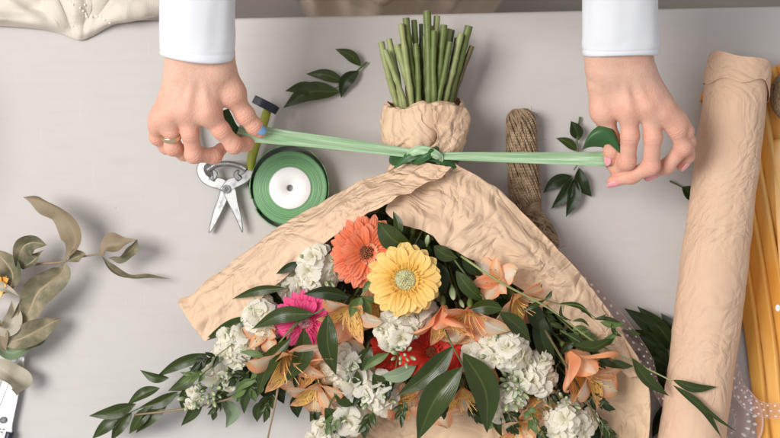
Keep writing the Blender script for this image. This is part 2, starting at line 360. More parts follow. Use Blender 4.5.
def m_skin():
    m = mat('skin', (0.74, 0.43, 0.31), 0.45, spec=0.35, sss=0.35); t = NT(m); co = t.coord()
    n1 = t.noise(co, 28, 3); n2 = t.noise(co, 260, 3)
    at = t.n('ShaderNodeAttribute'); at.attribute_name = 'redness'
    col = t.mix(n1, (0.68, 0.42, 0.31), (0.74, 0.50, 0.385)); col = t.mix(t.math('MULTIPLY', n2, 0.18), col, (0.64, 0.32, 0.23)); n3 = t.noise(co, 75, 4, 0.65); col = t.mix(t.ramp(n3, [(0.46, (0, 0, 0)), (0.72, (0.5, 0.5, 0.5))]), col, (0.62, 0.30, 0.22))
    col = t.mix(t.math('MULTIPLY', at.outputs['Fac'], 0.62), col, (0.74, 0.27, 0.18)); t.color(col)
    v = t.n('ShaderNodeTexVoronoi'); v.inputs['Scale'].default_value = 900; t.l(co, v.inputs['Vector'])
    t.bump(t.math('ADD', t.math('MULTIPLY', v.outputs['Distance'], 0.5), t.math('ADD', t.math('MULTIPLY', n2, 1.2), t.math('MULTIPLY', t.noise(t.coord(scale=(2.2, 1, 1)), 420, 3, 0.7), 2.2))), 0.42, 0.0007); return m
M['skin'] = m_skin()
M['nail_blue'] = mat('blue_nail_polish', (0.16, 0.34, 0.58), 0.12, coat=0.6)
M['nail_pink'] = mat('pink_nail_polish', (0.80, 0.33, 0.36), 0.14, coat=0.6)
def m_cloth(name, c1, c2, s=900, rough=0.85, trans=0.0, bs=0.25):
    m = mat(name, c1, rough, spec=0.2, sheen=0.15); t = NT(m); co = t.coord()
    n1 = t.noise(co, 18, 3); t.color(t.mix(n1, c1, c2))
    a = t.n('ShaderNodeTexWave', bands_direction='X'); a.inputs['Scale'].default_value = s; t.l(co, a.inputs[0])
    b = t.n('ShaderNodeTexWave', bands_direction='Y'); b.inputs['Scale'].default_value = s; t.l(co, b.inputs[0])
    t.bump(t.math('ADD', t.math('ADD', a.outputs['Fac'], b.outputs['Fac']), t.math('MULTIPLY', t.noise(co, 90, 3), 2)), bs, 0.0006)
    if trans: t.translucent(c1, trans)
    return m
M['shirt'] = m_cloth('white_cotton', (0.72, 0.745, 0.79), (0.76, 0.785, 0.83), 500, 0.8)
M['linen'] = m_cloth('beige_linen', (0.68, 0.62, 0.53), (0.76, 0.70, 0.61), 300, 0.9, 0.0, 0.5)
M['apron'] = m_cloth('tan_apron_cloth', (0.66, 0.51, 0.38), (0.74, 0.59, 0.46), 260)
M['trouser'] = m_cloth('taupe_cloth', (0.19, 0.155, 0.13), (0.24, 0.20, 0.17), 300)
M['tuft'] = mat('cream_cotton_tuft', (0.78, 0.74, 0.66), 0.9)
M['hair'] = mat('brown_hair', (0.10, 0.055, 0.03), 0.5)
def m_floor():
    m = mat('taupe_floor', (0.26, 0.22, 0.19), 0.6); t = NT(m); co = t.coord(scale=(1, 6, 1))
    t.color(t.mix(t.noise(co, 6, 4), (0.22, 0.185, 0.16), (0.33, 0.29, 0.25))); return m
M['floor'] = m_floor()
def m_organza():
    m = mat('sheer_pink_organza', (0.66, 0.42, 0.44), 0.5, spec=0.3); t = NT(m); u, v = t.uv()
    def cell(x, n, off=0.0): return t.math('SUBTRACT', t.math('FRACT', t.math('ADD', t.math('MULTIPLY', x, n), off)), 0.5)
    row = t.math('FLOOR', t.math('MULTIPLY', v, 3.0)); sh = t.math('MULTIPLY', row, 0.5)
    cu = t.math('SUBTRACT', t.math('FRACT', t.math('ADD', t.math('MULTIPLY', u, 20.0), sh)), 0.5); cv = cell(v, 3.0)
    at = t.n('ShaderNodeAttribute'); 
    r = t.math('SQRT', t.math('ADD', t.math('POWER', cu, 2.0), t.math('POWER', cv, 2.0)))
    dot = t.math('LESS_THAN', r, 0.16)
    edge = t.math('GREATER_THAN', t.math('ABSOLUTE', t.math('SUBTRACT', v, 0.5)), 0.47)
    t.color(t.mix(dot, (0.70, 0.52, 0.50), (0.90, 0.86, 0.84)))
    tr = t.n('ShaderNodeBsdfTransparent'); tr.inputs[0].default_value = (0.95, 0.90, 0.90, 1); mx = t.n('ShaderNodeMixShader')
    fac = t.math('MAXIMUM', t.math('MULTIPLY', t.math('MAXIMUM', dot, edge), 0.75), 0.20)
    t.l(fac, mx.inputs[0]); t.l(tr.outputs[0], mx.inputs[1]); t.l(t.b.outputs[0], mx.inputs[2]); t.l(mx.outputs[0], t.out.inputs[0]); return m
M['organza'] = m_organza()
M['print'] = mat('grey_print', (0.08, 0.08, 0.09), 0.5)

# ------------------------------------------------------------------ setting
V, F = box(0, 0.6, -0.915, 8, 8, 0.03); fl = obj('floor', V, F, M['floor'], smooth=False); tag(fl, kind='structure')
def rounded_slab(x0, x1, y0, y1, z0, z1, r):
    n = 6; prof = []                       # (inset, z) from top flat to underside
    for i in range(n + 1):
        a = i / n * math.pi / 2; prof.append((r - r*math.sin(a), z1 - r + r*math.cos(a)))
    prof.append((0, z0))
    V = []; 
    for ins, z in prof: V += [(x0+ins, y0+ins, z), (x1-ins, y0+ins, z), (x1-ins, y1-ins, z), (x0+ins, y1-ins, z)]
    F = [(0, 1, 2, 3)]
    for i in range(len(prof) - 1):
        for j in range(4): F.append((i*4+j, (i+1)*4+j, (i+1)*4+(j+1) % 4, i*4+(j+1) % 4))
    k = (len(prof)-1)*4; F.append((k+3, k+2, k+1, k))
    return np.array(V, dtype=float), F
tb = thing('work_table', (0, 0, 0), 'pale painted work table that everything lies on', 'table')
V, F = rounded_slab(-0.85, 0.85, -0.75, 0.2045, -0.035, 0.0, 0.004)
a = R(1.25); rot = np.array([[math.cos(a), -math.sin(a), 0], [math.sin(a), math.cos(a), 0], [0, 0, 1]])
obj('tabletop', V @ rot.T, F, M['table'], tb, smooth=False)
for lx, ly in ((-0.78, 0.12), (0.76, 0.15), (-0.78, -0.68), (0.78, -0.68)):
    V, F = box(lx, ly, -0.467, 0.05, 0.05, 0.862); obj('leg', V, F, M['table'], tb, smooth=False)

# ------------------------------------------------------------------ implicit surface tools for the body
def surface_nets(g, origin, h):
    ins = g < 0; nx, ny, nz = g.shape
    cnt = np.zeros((nx-1, ny-1, nz-1)); pos = np.zeros((nx-1, ny-1, nz-1, 3))
    corners = [(i, j, k) for i in (0, 1) for j in (0, 1) for k in (0, 1)]
    def cs(A, c): return A[c[0]:c[0]+nx-1, c[1]:c[1]+ny-1, c[2]:c[2]+nz-1]
    for a in corners:
        for b in corners:
            d = [b[i] - a[i] for i in range(3)]
            if sum(d) != 1 or min(d) < 0: continue
            ga, gb = cs(g, a), cs(g, b); m = (ga < 0) != (gb < 0)
            t = np.where(m, ga / np.where(m, ga - gb, 1), 0)
            for i in range(3): pos[..., i] += np.where(m, a[i] + t*d[i], 0)
            cnt += m
    act = cnt > 0; idx = -np.ones(act.shape, dtype=np.int64); idx[act] = np.arange(act.sum())
    ijk = np.argwhere(act); V = (ijk + pos[act] / cnt[act][:, None]) * h + origin
    F = []
    for ax in range(3):
        o1, o2 = [i for i in range(3) if i != ax]
        sl0 = [slice(None)]*3; sl1 = [slice(None)]*3; sl0[ax] = slice(0, -1); sl1[ax] = slice(1, None)
        a, b = ins[tuple(sl0)], ins[tuple(sl1)]
        e = np.argwhere(a != b); e = e[(e[:, o1] > 0) & (e[:, o2] > 0) & (e[:, o1] < g.shape[o1]-1) & (e[:, o2] < g.shape[o2]-1)]
        s = a[tuple(e.T)]
        q = []
        for d1, d2 in ((0, 0), (1, 0), (1, 1), (0, 1)):
            c = e.copy(); c[:, o1] -= d1; c[:, o2] -= d2; q.append(idx[tuple(c.T)])
        q = np.stack(q, 1); flip = s if ax != 1 else ~s
        q[~flip] = q[~flip][:, ::-1]; F.append(q)
    return V, np.vstack(F)
def cap_d(p, a, b, r1, r2):
    a = np.array(list(a)); b = np.array(list(b)); ba = b - a; pa = p - a
    t = np.clip((pa @ ba) / (ba @ ba + 1e-12), 0, 1)
    return np.linalg.norm(pa - t[..., None]*ba, axis=-1) - (r1 + (r2 - r1)*t)
def ell_d(p, c, r):
    q = (p - np.array(list(c))) / np.array(r); n = np.linalg.norm(q, axis=-1); return (n - 1) * min(r)
def smin(a, b, k):
    h = np.maximum(k - np.abs(a - b), 0) / k; return np.minimum(a, b) - h*h*k*0.25
def gridpts(lo, hi, h):
    ax = [np.arange(lo[i], hi[i], h) for i in range(3)]
    X = np.stack(np.meshgrid(*ax, indexing='ij'), -1); return X, np.array([a[0] for a in ax])
mm = 0.001
def hand(spec, h=0.9*mm):
    allp = [P(*j[:3]) for f in spec['fingers'] for j in f] + [P(*spec['wrist'][0][:3])]
    lo = np.min([list(q) for q in allp], 0) - 0.02; hi = np.max([list(q) for q in allp], 0) + 0.02
    hi[1] = P(0, 8, .15)[1]; hi[2] += 0.035; lo[0] -= 0.02; hi[0] += 0.012
    X, org = gridpts(lo, hi, h)
    palm = None
    for seg in spec['palm']:
        (a, b) = seg; d = cap_d(X, P(*a[:3]), P(*b[:3]), a[3]*mm, b[3]*mm)
        palm = d if palm is None else smin(palm, d, 6*mm)
    wr = spec['wrist']
    for a, b in zip(wr[:-1], wr[1:]):
        for s in (-1, -0.33, 0.33, 1):
            off = 0.5 * s
            pa = P(a[0] + off*a[4], *a[1:3]); pb = P(b[0] + off*b[4], *b[1:3])
            palm = smin(palm, cap_d(X, pa, pb, a[3]*mm, b[3]*mm), 12*mm)
    for j in spec['knuckles'][:4]:                        # extensor tendons
        w0 = spec['wrist'][0]; wx = w0[0] + (j[0]-w0[0])*0.35
        palm = smin(palm, cap_d(X, P(wx, w0[1] - 4, w0[2] + .0125), P(*j[:2], j[2] + (j[3]-1.2)*mm), 1.6*mm, 1.6*mm), 4.5*mm)
    tot = None
    for f in spec['fingers']:
        d = None
        for a, b in zip(f[:-1], f[1:]):
            e = cap_d(X, P(*a[:3]), P(*b[:3]), a[3]*0.865*mm, b[3]*0.865*mm)
            d = e if d is None else smin(d, e, 4*mm)
        for j in f[1:-1]: d = smin(d, cap_d(X, P(*j[:3]), P(j[0]+0.01, j[1], j[2]), j[3]*0.93*mm, j[3]*0.93*mm), 2.5*mm)
        e = smin(palm, d, 8*mm); tot = e if tot is None else smin(tot, e, 1.2*mm)
    # knuckles
    for j in spec['knuckles']: tot = smin(tot, cap_d(X, P(*j[:3]), P(j[0]+0.01, j[1], j[2]), j[3]*0.93*mm, j[3]*0.93*mm), 12*mm)
    V, F = surface_nets(tot, org, h)
    # skin folds at the joints and faint tendon/vein relief
    N = np.zeros_like(V); fn = np.cross(V[F[:, 2]] - V[F[:, 0]], V[F[:, 3]] - V[F[:, 1]])
    for i in range(4): np.add.at(N, F[:, i], fn)
    N = norm(N); red = np.zeros(len(V)); disp = np.zeros(len(V))
    for f in spec['fingers']:
        pts = [np.array(list(P(*j[:3]))) for j in f]
        for k in range(1, len(f) - 1):
            ax = norm(pts[k+1] - pts[k-1]); q = V - pts[k]; al = q @ ax; r = np.linalg.norm(q, axis=1)
            wgt = np.exp(-(r / (f[k][3]*1.25*mm))**4)
            for o in (-2.6, 0.0, 2.5): disp -= wgt * 0.5*mm * np.exp(-((al - o*mm) / (0.62*mm))**2)
            red = np.maximum(red, 0.85*np.exp(-(r / (f[k][3]*1.5*mm))**2))
        r = np.linalg.norm(V - pts[-1], axis=1); red = np.maximum(red, 1.0*np.exp(-(r / (12*mm))**2))
    for j in spec['knuckles']:
        r = np.linalg.norm(V - np.array(list(P(*j[:3]))), axis=1); red = np.maximum(red, 0.75*np.exp(-(r / (14*mm))**2))
    for (a, b) in spec.get('creases', []):
        d = cap_d(V, P(*a), P(*b), 0, 0); disp -= 0.6*mm*np.exp(-(d / (1.4*mm))**2)
    V = V + N * disp[:, None]
    return V, F, red
RH = dict(   # the hand at the left of the photo
    palm=[((188, 66, .138, 13), (207, 111, .130, 10.5)), ((188, 66, .138, 13), (187, 109, .132, 10)),
          ((184, 66, .136, 12.5), (171, 114, .128, 9.5)), ((182, 68, .134, 12), (160, 120, .122, 8.5)),
          ((214, 64, .136, 13), (207, 111, .130, 10)), ((214, 70, .124, 13), (176, 106, .112, 9)),
          ((218, 66, .134, 12.5), (231, 91, .124, 10.5)), ((212, 76, .128, 11), (217, 92, .124, 8.5))],
    wrist=[(200, 68, .136, 13.5, 33), (200, 45, .143, 13.5, 29), (200, 18, .152, 14, 26)],
    fingers=[[(222, 76, .128, 12.5), (232, 94, .124, 10.5), (245, 115, .116, 9.6), (254, 126, .110, 8.4), (259.5, 131.5, .106, 7.0)],
             [(207, 111, .130, 10.5), (221, 130, .124, 8.8), (234, 145, .114, 8.6), (245, 144, .100, 7.4), (251, 139.5, .095, 6.3)],
             [(187, 109, .132, 10), (190, 133, .126, 8.7), (194, 154, .114, 9.0), (214, 156, .100, 7.8), (221, 149, .093, 6.8)],
             [(171, 114, .128, 9.5), (171, 131, .123, 8.3), (173, 147, .113, 8.5), (184, 153, .100, 7.6), (197, 150, .092, 6.6)],
             [(160, 120, .122, 8.5), (157, 128, .118, 7.5), (157, 137, .110, 7.5), (166, 147, .100, 6.8), (176, 146, .092, 6.0)]],
    knuckles=[(207, 112, .1335, 8.0), (187, 109, .1355, 7.8), (171, 113, .1315, 7.4), (160, 119, .1255, 6.6), (232, 93, .127, 9)],
    creases=[((223, 103, .130), (219, 92, .137)), ((210, 125, .128), (205, 119, .139))])
LH = dict(   # the hand at the right of the photo
    palm=[((628, 64, .138, 13), (648, 106, .132, 10)), ((606, 64, .136, 13), (629, 108, .130, 10.5)),
          ((634, 66, .136, 12.5), (664, 113, .128, 9.5)), ((637, 68, .134, 12), (676, 122, .121, 8.5)),
          ((606, 64, .134, 13), (604, 108, .120, 10.0)), ((612, 76, .128, 12), (618, 104, .122, 10)),
          ((622, 72, .124, 13), (660, 108, .112, 9))],
    wrist=[(619, 68, .136, 13.5, 33), (618, 45, .143, 13.5, 29), (618, 18, .152, 14, 26)],
    fingers=[[(600, 86, .128, 13), (604, 112, .120, 10.6), (610, 138, .112, 9.4), (612, 150, .108, 8.4), (611.5, 158.5, .104, 7.2)],
             [(629, 108, .130, 10.5), (630, 136, .125, 9.0), (627, 161, .113, 8.8), (617, 168, .097, 7.4), (610, 163, .090, 6.3)],
             [(648, 106, .132, 10), (653, 137, .126, 9.0), (651, 166, .114, 8.8), (632, 176, .104, 7.6), (613, 181, .098, 6.3)],
             [(664, 113, .128, 9.5), (677, 130, .124, 8.5), (683, 147, .115, 8.6), (667, 166, .101, 7.4), (648, 175, .092, 6.2)],
             [(676, 122, .121, 8.5), (686, 131, .118, 7.3), (688, 142, .110, 7.2), (688, 156, .098, 6.5), (681, 165, .092, 5.8)]],
    knuckles=[(629, 108, .1335, 8.2), (648, 106, .1355, 7.8), (664, 112, .1315, 7.4), (676, 121, .1250, 6.6), (603, 110, .123, 9)],
    creases=[((607, 118, .128), (600, 106, .132)), ((634, 96, .145), (652, 92, .145))])
# ------------------------------------------------------------------ person
person = thing('person', (0.0, 0.33, -0.9), 'person in a white shirt and tan apron tying the green ribbon with both hands', 'person')
parts = []
for hd in (RH, LH): parts.append(hand(hd))
sh = {-1: np.array([-0.165, 0.37, 0.44]), 1: np.array([0.165, 0.37, 0.44])}
el = {-1: np.array([-0.185, 0.345, 0.215]), 1: np.array([0.235, 0.345, 0.215])}
wr_ = {-1: np.array(list(P(200, 18, .152))), 1: np.array(list(P(618, 18, .152)))}
def torso_sdf(X, g=0.0, arms=True, head=True, legs=True):
    d = cap_d(X*np.array([0.62, 1, 1]), (0, 0.345, 0.02), (0, 0.345, 0.20), 0.085+g, 0.082+g)
    d = smin(d, cap_d(X*np.array([0.62, 1, 1]), (0, 0.345, 0.2), (0, 0.365, 0.36), 0.082+g, 0.092+g), 0.05)
    d = smin(d, cap_d(X, sh[-1], sh[1], 0.055+g, 0.055+g), 0.06)
    if arms:
        for s in (-1, 1): d = smin(d, cap_d(X, sh[s], el[s], 0.048+g, 0.040+g), 0.03)
    if head:
        d = smin(d, cap_d(X, (0, 0.37, 0.45), (0, 0.33, 0.56), 0.052, 0.050), 0.03)
        hc = np.array([0, 0.305, 0.625])
        d = smin(d, ell_d(X, hc, (0.073, 0.09, 0.105)), 0.03)
        d = smin(d, ell_d(X, hc + np.array([0, -0.055, -0.06]), (0.045, 0.04, 0.045)), 0.03)      # jaw
        d = smin(d, cap_d(X, hc + np.array([0, -0.085, 0.01]), hc + np.array([0, -0.108, -0.025]), 0.008, 0.012), 0.01)  # nose
        for s in (-1, 1): d = smin(d, ell_d(X, hc + np.array([s*0.074, 0.0, -0.015]), (0.008, 0.02, 0.03)), 0.006)
    return d
X, org = gridpts((-0.31, 0.20, -0.15), (0.31, 0.50, 0.77), 0.009)
d = torso_sdf(X)
for s in (-1, 1):
    d = smin(d, cap_d(X, el[s], wr_[s], 0.038, 0.024), 0.02)
parts.append((*surface_nets(d, org, 0.009), None))
Vs, Fs, Rs, off = [], [], [], 0
for V, F, r in parts:
    Vs.append(V); Fs.append(F + off); off += len(V); Rs.append(np.zeros(len(V)) if r is None else r)
body = obj('body', np.vstack(Vs), np.vstack(Fs), M['skin'], person)
att = body.data.attributes.new('redness', 'FLOAT', 'POINT'); att.data.foreach_set('value', np.concatenate(Rs).astype(np.float32))
# fingernails: (tip centre px, direction px, z, normal, width, length, material)
def nail(cx, cy, z, r, ax, nrm, wd, ln, m_):
    c = np.array(list(P(cx, cy, z))); ax = norm(np.array(ax, dtype=float)); nrm = np.array(nrm, dtype=float)
    nrm = norm(nrm - (nrm @ ax)*ax); sd = np.cross(ax, nrm); V = []
    for u in np.linspace(-1, 1, 12):
        e = (max(0, 1 - (abs(u) if abs(u) > 0.25 else 0.25)**3.2))**0.5
        for v in np.linspace(-1, 1, 9):
            th = v * e * wd / r; rr = r + 0.35*mm - 0.6*mm*(max(0, -u))**4
            rr -= 1.0*mm*max(0, u)**2
            V.append(c + ax*u*ln + rr*(math.sin(th)*sd + math.cos(th)*nrm))
    o = obj('fingernail', V, grid_faces(12, 9), m_, person, solid=0.5*mm); return o
nail(256.8, 128.8, .1085, 6.9*mm, (15, -15.5, -8), (0.55, 0.25, 1), 5.8*mm, 7.6*mm, M['nail_blue'])
nail(611.5, 157, .105, 6.6*mm, (0.2, -10, -3), (-0.85, 0, 0.62), 5.2*mm, 7.4*mm, M['nail_pink'])
nail(613, 180.6, .098, 5.7*mm, (-19, -4.5, -6), (-0.15, -0.85, 0.55), 4.4*mm, 6.6*mm, M['nail_pink'])
nail(650, 174, .093, 5.6*mm, (-19, -9, -9), (-0.3, -0.9, 0.45), 4.2*mm, 6.0*mm, M['nail_pink'])
nail(682.5, 163.5, .094, 5.3*mm, (-7, -9, -6), (0.5, -0.75, 0.45), 3.8*mm, 5.6*mm, M['nail_pink'])
# gold ring round the ring finger
c = np.array(list(P(171.2, 136, .1208))); ax = norm(np.array(list(P(173, 147, .113))) - np.array(list(P(171, 131, .123))))
sd = norm(np.cross(ax, (0, 0, 1))); up = np.cross(sd, ax); V = []
for i in range(48):
    a = i/48*2*math.pi; dr = math.cos(a)*sd + math.sin(a)*up
    for (rr, aa) in ((8.7, -2.3), (9.3, -2.1), (9.55, -1.0), (9.55, 1.0), (9.3, 2.1), (8.7, 2.3)): V.append(c + dr*rr*mm + ax*aa*mm)
F = [(i*6+j, i*6+(j+1) % 6, ((i+1) % 48)*6+(j+1) % 6, ((i+1) % 48)*6+j) for i in range(48) for j in range(6)]
obj('ring', V, F, M['gold'], person)
# clothes
X, org = gridpts((-0.31, 0.18, -0.15), (0.31, 0.52, 0.56), 0.009)
ds = torso_sdf(X, 0.012, head=False)
ds = np.maximum(ds, -cap_d(X, (0, 0.40, 0.44), (0, 0.30, 0.62), 0.058, 0.065))
V, F = surface_nets(ds, org, 0.009); obj('shirt', V, F, M['shirt'], person)
def sleeve(rows, seed, name='sleeve'):
    r = np.random.default_rng(seed); n = 90; m = 72; V = []
    q = spline([(*P(c[0], c[1], c[2]), c[3]*mm, c[4]*mm) for c in rows], n)
    t = norm(np.gradient(q[:, :3], axis=0)); ph = r.uniform(0, 6.28, 8)
    for i in range(n):
        tt = t[i]; s = norm(np.cross(tt, (0, 0, 1))); u = np.cross(s, tt); f = i/(n-1)
        fold = min(1, f*6 + 0.12)
        for j in range(m):
            a = j/m*2*math.pi
            k = 1.01 + fold*(0.022*math.sin(3*a + ph[0] + 3*f) + 0.016*math.sin(5*a + ph[1] - 5*f) + 0.007*math.sin(11*a + ph[2] + 9*f) + 0.007*max(0, math.sin(1*a + 19*f + ph[3]))**4*min(1, f*6))
            if abs(i - 6) <= 1: k -= 0.022*(1 if i == 6 else 0.4)          # hem stitch line
            if i <= 1: k -= 0.02*(2 - i)
            hem = 0
            if i < 8: hem = (0.0016*math.sin(a + 0.6 + seed) + 0.001*math.sin(2*a + seed))*(1 - i/8)
            p = q[i, :3] + s*math.cos(a)*q[i, 3]*k + u*math.sin(a)*q[i, 4]*k + tt*hem
            V.append(p)
    V = np.array(V).reshape(n, m, 3)
    o = obj(name, V.reshape(-1, 3), grid_faces(n, m, True), M['shirt'], person, solid=0.9*mm); return o
def pxr(v, z): return v
sleeve([(197, 57, .143, 32.3, 23), (197, 40, .147, 32.3, 25), (197, 10, .155, 32, 28), (198, -25, .163, 32.5, 29), (199, -70, .176, 35, 32), (*((el[-1][0]/K(.2)+390), 219 - el[-1][1]/K(.2), .215), 46, 44), (205, -245, .30, 50, 46)], 3)
sleeve([(621.5, 54, .143, 33.6, 23), (621.5, 38, .147, 33.2, 25), (620, 10, .155, 32.3, 27), (620, -25, .163, 32.8, 29), (621, -70, .176, 35, 32), (*((el[1][0]/K(.2)+390), 219 - el[1][1]/K(.2), .215), 46, 44), (625, -245, .30, 50, 46)], 5)
# apron: bib, waist and skirt hanging in front of the body
nu, nv = 60, 60; G = np.zeros((nu, nv, 3))
for i in range(nu):
    f = i/(nu-1); z = 0.34 - 1.05*f; hw = 0.095 + 0.045*min(1, f*3)
    for j in range(nv):
        g = j/(nv-1)*2 - 1; x = g*hw; fold = 0.006*math.sin(g*11 + 2*f)*min(1, f*2) + 0.003*math.sin(g*23 + 5*f)
        y = 0.236 + 0.060*abs(g)**2.8 + fold - 0.012*math.exp(-((z + 0.02)/0.12)**2) + 0.03*max(0, -z - 0.2)
        if z > 0.2: y += 0.01*(z - 0.2)/0.14
        G[i, j] = (x + 0.014, y, z)
ap = obj('apron', G.reshape(-1, 3), grid_faces(nu, nv), M['apron'], person, solid=1.5*mm)
for s in (-1, 1):
    V, F, U = tube([(s*0.085+0.01, 0.275, 0.335), (s*0.08, 0.30, 0.44), (s*0.05, 0.37, 0.50)], 0.008, 14, 8); obj('apron_strap', V, F, M['apron'], person, uv=U)
mb = MB()
mb.add(*tube([(-0.085, 0.35, 0.03), (-0.09, 0.35, -0.4), (-0.085, 0.36, -0.84)], [0.085, 0.065, 0.05], 24, 20))
mb.add(*tube([(0.085, 0.35, 0.03), (0.09, 0.35, -0.4), (0.085, 0.36, -0.84)], [0.085, 0.065, 0.05], 24, 20))
mb.build('trousers', M['trouser'], person)
for s in (-1, 1):
    V, F, U = ellipsoid((s*0.085, 0.32, -0.865), (0.045, 0.12, 0.035)); obj('shoe', V, F, M['trouser'], person)
X, org = gridpts((-0.11, 0.2, 0.5), (0.11, 0.45, 0.77), 0.006)
d = ell_d(X, (0, 0.315, 0.635), (0.084, 0.098, 0.11))
d = np.maximum(d, -ell_d(X, (0, 0.225, 0.60), (0.06, 0.075, 0.085)))
d = smin(d, ell_d(X, (0, 0.415, 0.66), (0.04, 0.04, 0.04)), 0.02)
V, F = surface_nets(d, org, 0.006); obj('hair', V, F, M['hair'], person)

# ------------------------------------------------------------------ wrapping paper
wrap = thing('wrapping_paper', P(425, 170, 0.0), 'crumpled peach tissue paper wrapped around the flower bouquet', 'wrapping paper')
def flap(name, O, I, zO, zI, amp, cell, seed, m_, nu=170, nv=96, bulge=0.012, under=0.6, pleat=0.0, pf=9):
    o = spline([(*a, z) for a, z in zip(O, zO)], nu); q = spline([(*a, z) for a, z in zip(I, zI)], nu)
    G = np.zeros((nu, nv, 3)); r = np.random.default_rng(seed); ph = r.uniform(0, 6.28, 6); ragged = 2.2*mm*np.interp(np.arange(nu), np.linspace(0, nu, 26), r.normal(size=26)); nunder = int(nv*0.22)
    for i in range(nu):
        po = np.array(list(P(*o[i]))); pi = np.array(list(P(*q[i])))
        s = i/(nu-1)
        for j in range(nv):
            if j < nunder:
                t = 1 - j/nunder                                    # tucked underneath, down to the table
                p = po + (pi - po)*(t**1.4)*under*0.5; p[2] = po[2]*(1 - t)**1.3*1.0 + 0.004
                if j == 0: p[2] = 0.004
            else:
                t = (j - nunder)/(nv - 1 - nunder)
                p = po + (pi - po)*t + norm(pi - po)*ragged[i]*t**3; p[2] = po[2] + 0.004 + (pi[2] - po[2] - 0.004)*(0.55*t + 0.45*math.sin(t*math.pi/2)) + bulge*math.sin(math.pi*min(1, t*1.15))*(0.3 + 0.7*s)
                p[2] += pleat*math.sin(pf*t*3.14 + ph[0] + 1.6*s)*(1 - s)**1.2*min(1, t*4)*min(1, (1-t)*6 + 0.3) + pleat*0.5*math.sin(pf*2.3*t*3.14 + ph[1] - 2*s)*(1 - 0.7*s)
            G[i, j] = p
    G = crumple(G, amp, cell, seed, toward=P(425, 160, .07), bias=0.6)
    G[..., 2] = np.maximum(G[..., 2], 0.0015)
    return obj(name, G.reshape(-1, 3), grid_faces(nu, nv), m_, wrap, uv=grid_uv(nu, nv), solid=0.25*mm)
# back sheet lying under the flowers, its right edge turned up
nu, nv = 130, 130; Lc = spline([(405, 185, .010), (375, 260, .005), (345, 340, .004), (322, 405, .004), (318, 460, .004), (330, 520, .004)], nu)
Rc = spline([(455, 180, .03), (520, 235, .045), (590, 300, .055), (636, 352, .055), (651, 405, .050), (640, 520, .045)], nu)
G = np.zeros((nu, nv, 3))
for i in range(nu):
    for j in range(nv):
        t = j/(nv-1); x = Lc[i, 0] + (Rc[i, 0] - Lc[i, 0])*t; y = Lc[i, 1] + (Rc[i, 1] - Lc[i, 1])*t + 12*math.sin(t*math.pi)*(i/nu)
        z = 0.004 + 0.012*math.sin(t*3.1)**2*(i/nu) + (Rc[i, 2] - 0.004)*max(0, (t - 0.78)/0.22)**1.3
        if t < 0.3: z += 0.012*(1 - t/0.3)**2*(i/nu)
        G[i, j] = P(x, y, z)
G = crumple(G, 0.006, 0.028, 5, toward=P(425, 160, 0), bias=.3); G[..., 2] = np.maximum(G[..., 2], 0.0015)
obj('back_sheet', G.reshape(-1, 3), grid_faces(nu, nv), M['paper_in'], wrap, uv=grid_uv(nu, nv), solid=0.25*mm)
flap('right_flap', [(452, 160), (478, 177), (508, 199), (542, 230), (576, 268), (606, 308), (630, 343), (642, 372)],
     [(392, 190), (390, 214), (432, 238), (480, 260), (522, 288), (562, 316), (598, 344), (628, 378)],
     [.078, .078, .076, .072, .066, .058, .048, .038], [.093, .097, .098, .094, .087, .078, .065, .050], 0.0062, 0.026, 21, M['paper'], nu=230, nv=130, bulge=0.007, pleat=0.002, pf=3)
flap('left_flap', [(405, 160), (380, 175), (340, 195), (296, 219), (245, 256), (205, 289), (181, 304)],
     [(452, 167), (424, 187), (390, 206), (342, 231), (300, 262), (260, 302), (205, 340)],
     [.070, .062, .052, .044, .036, .030, .026], [.097, .104, .106, .098, .086, .070, .050], 0.0066, 0.026, 33, M['paper'], nu=230, nv=130, bulge=0.005, pleat=0.0022, pf=3)
# neck ruff around the stems
nu, nv = 110, 180; G = np.zeros((nu, nv, 3))
ys = [102, 104, 112, 128, 142, 150, 157, 164, 174, 190]; rs = [37, 40, 42, 42.5, 40.5, 37, 33, 36, 42, 48]; zs = [30, 35, 39, 40, 37, 34, 31, 35, 40, 42]
for i in range(nu):
    f = i/(nu-1)*(len(ys)-1); y = np.interp(f, range(len(ys)), ys); rx = np.interp(f, range(len(ys)), rs); rz = np.interp(f, range(len(ys)), zs)
    for j in range(nv):
        a = j/nv*2*math.pi
        pinch = 1 - math.exp(-((y-157)/10)**2)*0.35
        g_ = math.exp(-((y-157)/18)**2); k = 1 + 0.02*math.sin(5*a + 0.03*y) + (0.012 + .02*g_)*math.sin(13*a + 1 - 0.03*y) + 0.022*g_*math.sin(27*a)
        yy = y + 3*math.sin(a*3 + 1) * (i < 40) * (1 - i/40) + 3.2*math.sin(a*1 - 1.2)*(1 - i/nu)
        cz = 0.045
        z = cz + rz*mm*math.sin(a)*k; G[i, j] = P(424.5 + rx*math.cos(a)*k, yy, z)
G[:, :, 2] = np.maximum(G[:, :, 2], 0.002)
G = crumple(G, 0.0075, 0.020, 8, toward=P(425, 260, .06), bias=.5)
obj('neck', G.reshape(-1, 3), grid_faces(nu, nv, True), M['paper'], wrap, uv=grid_uv(nu, nv), solid=0.3*mm, smooth=True)
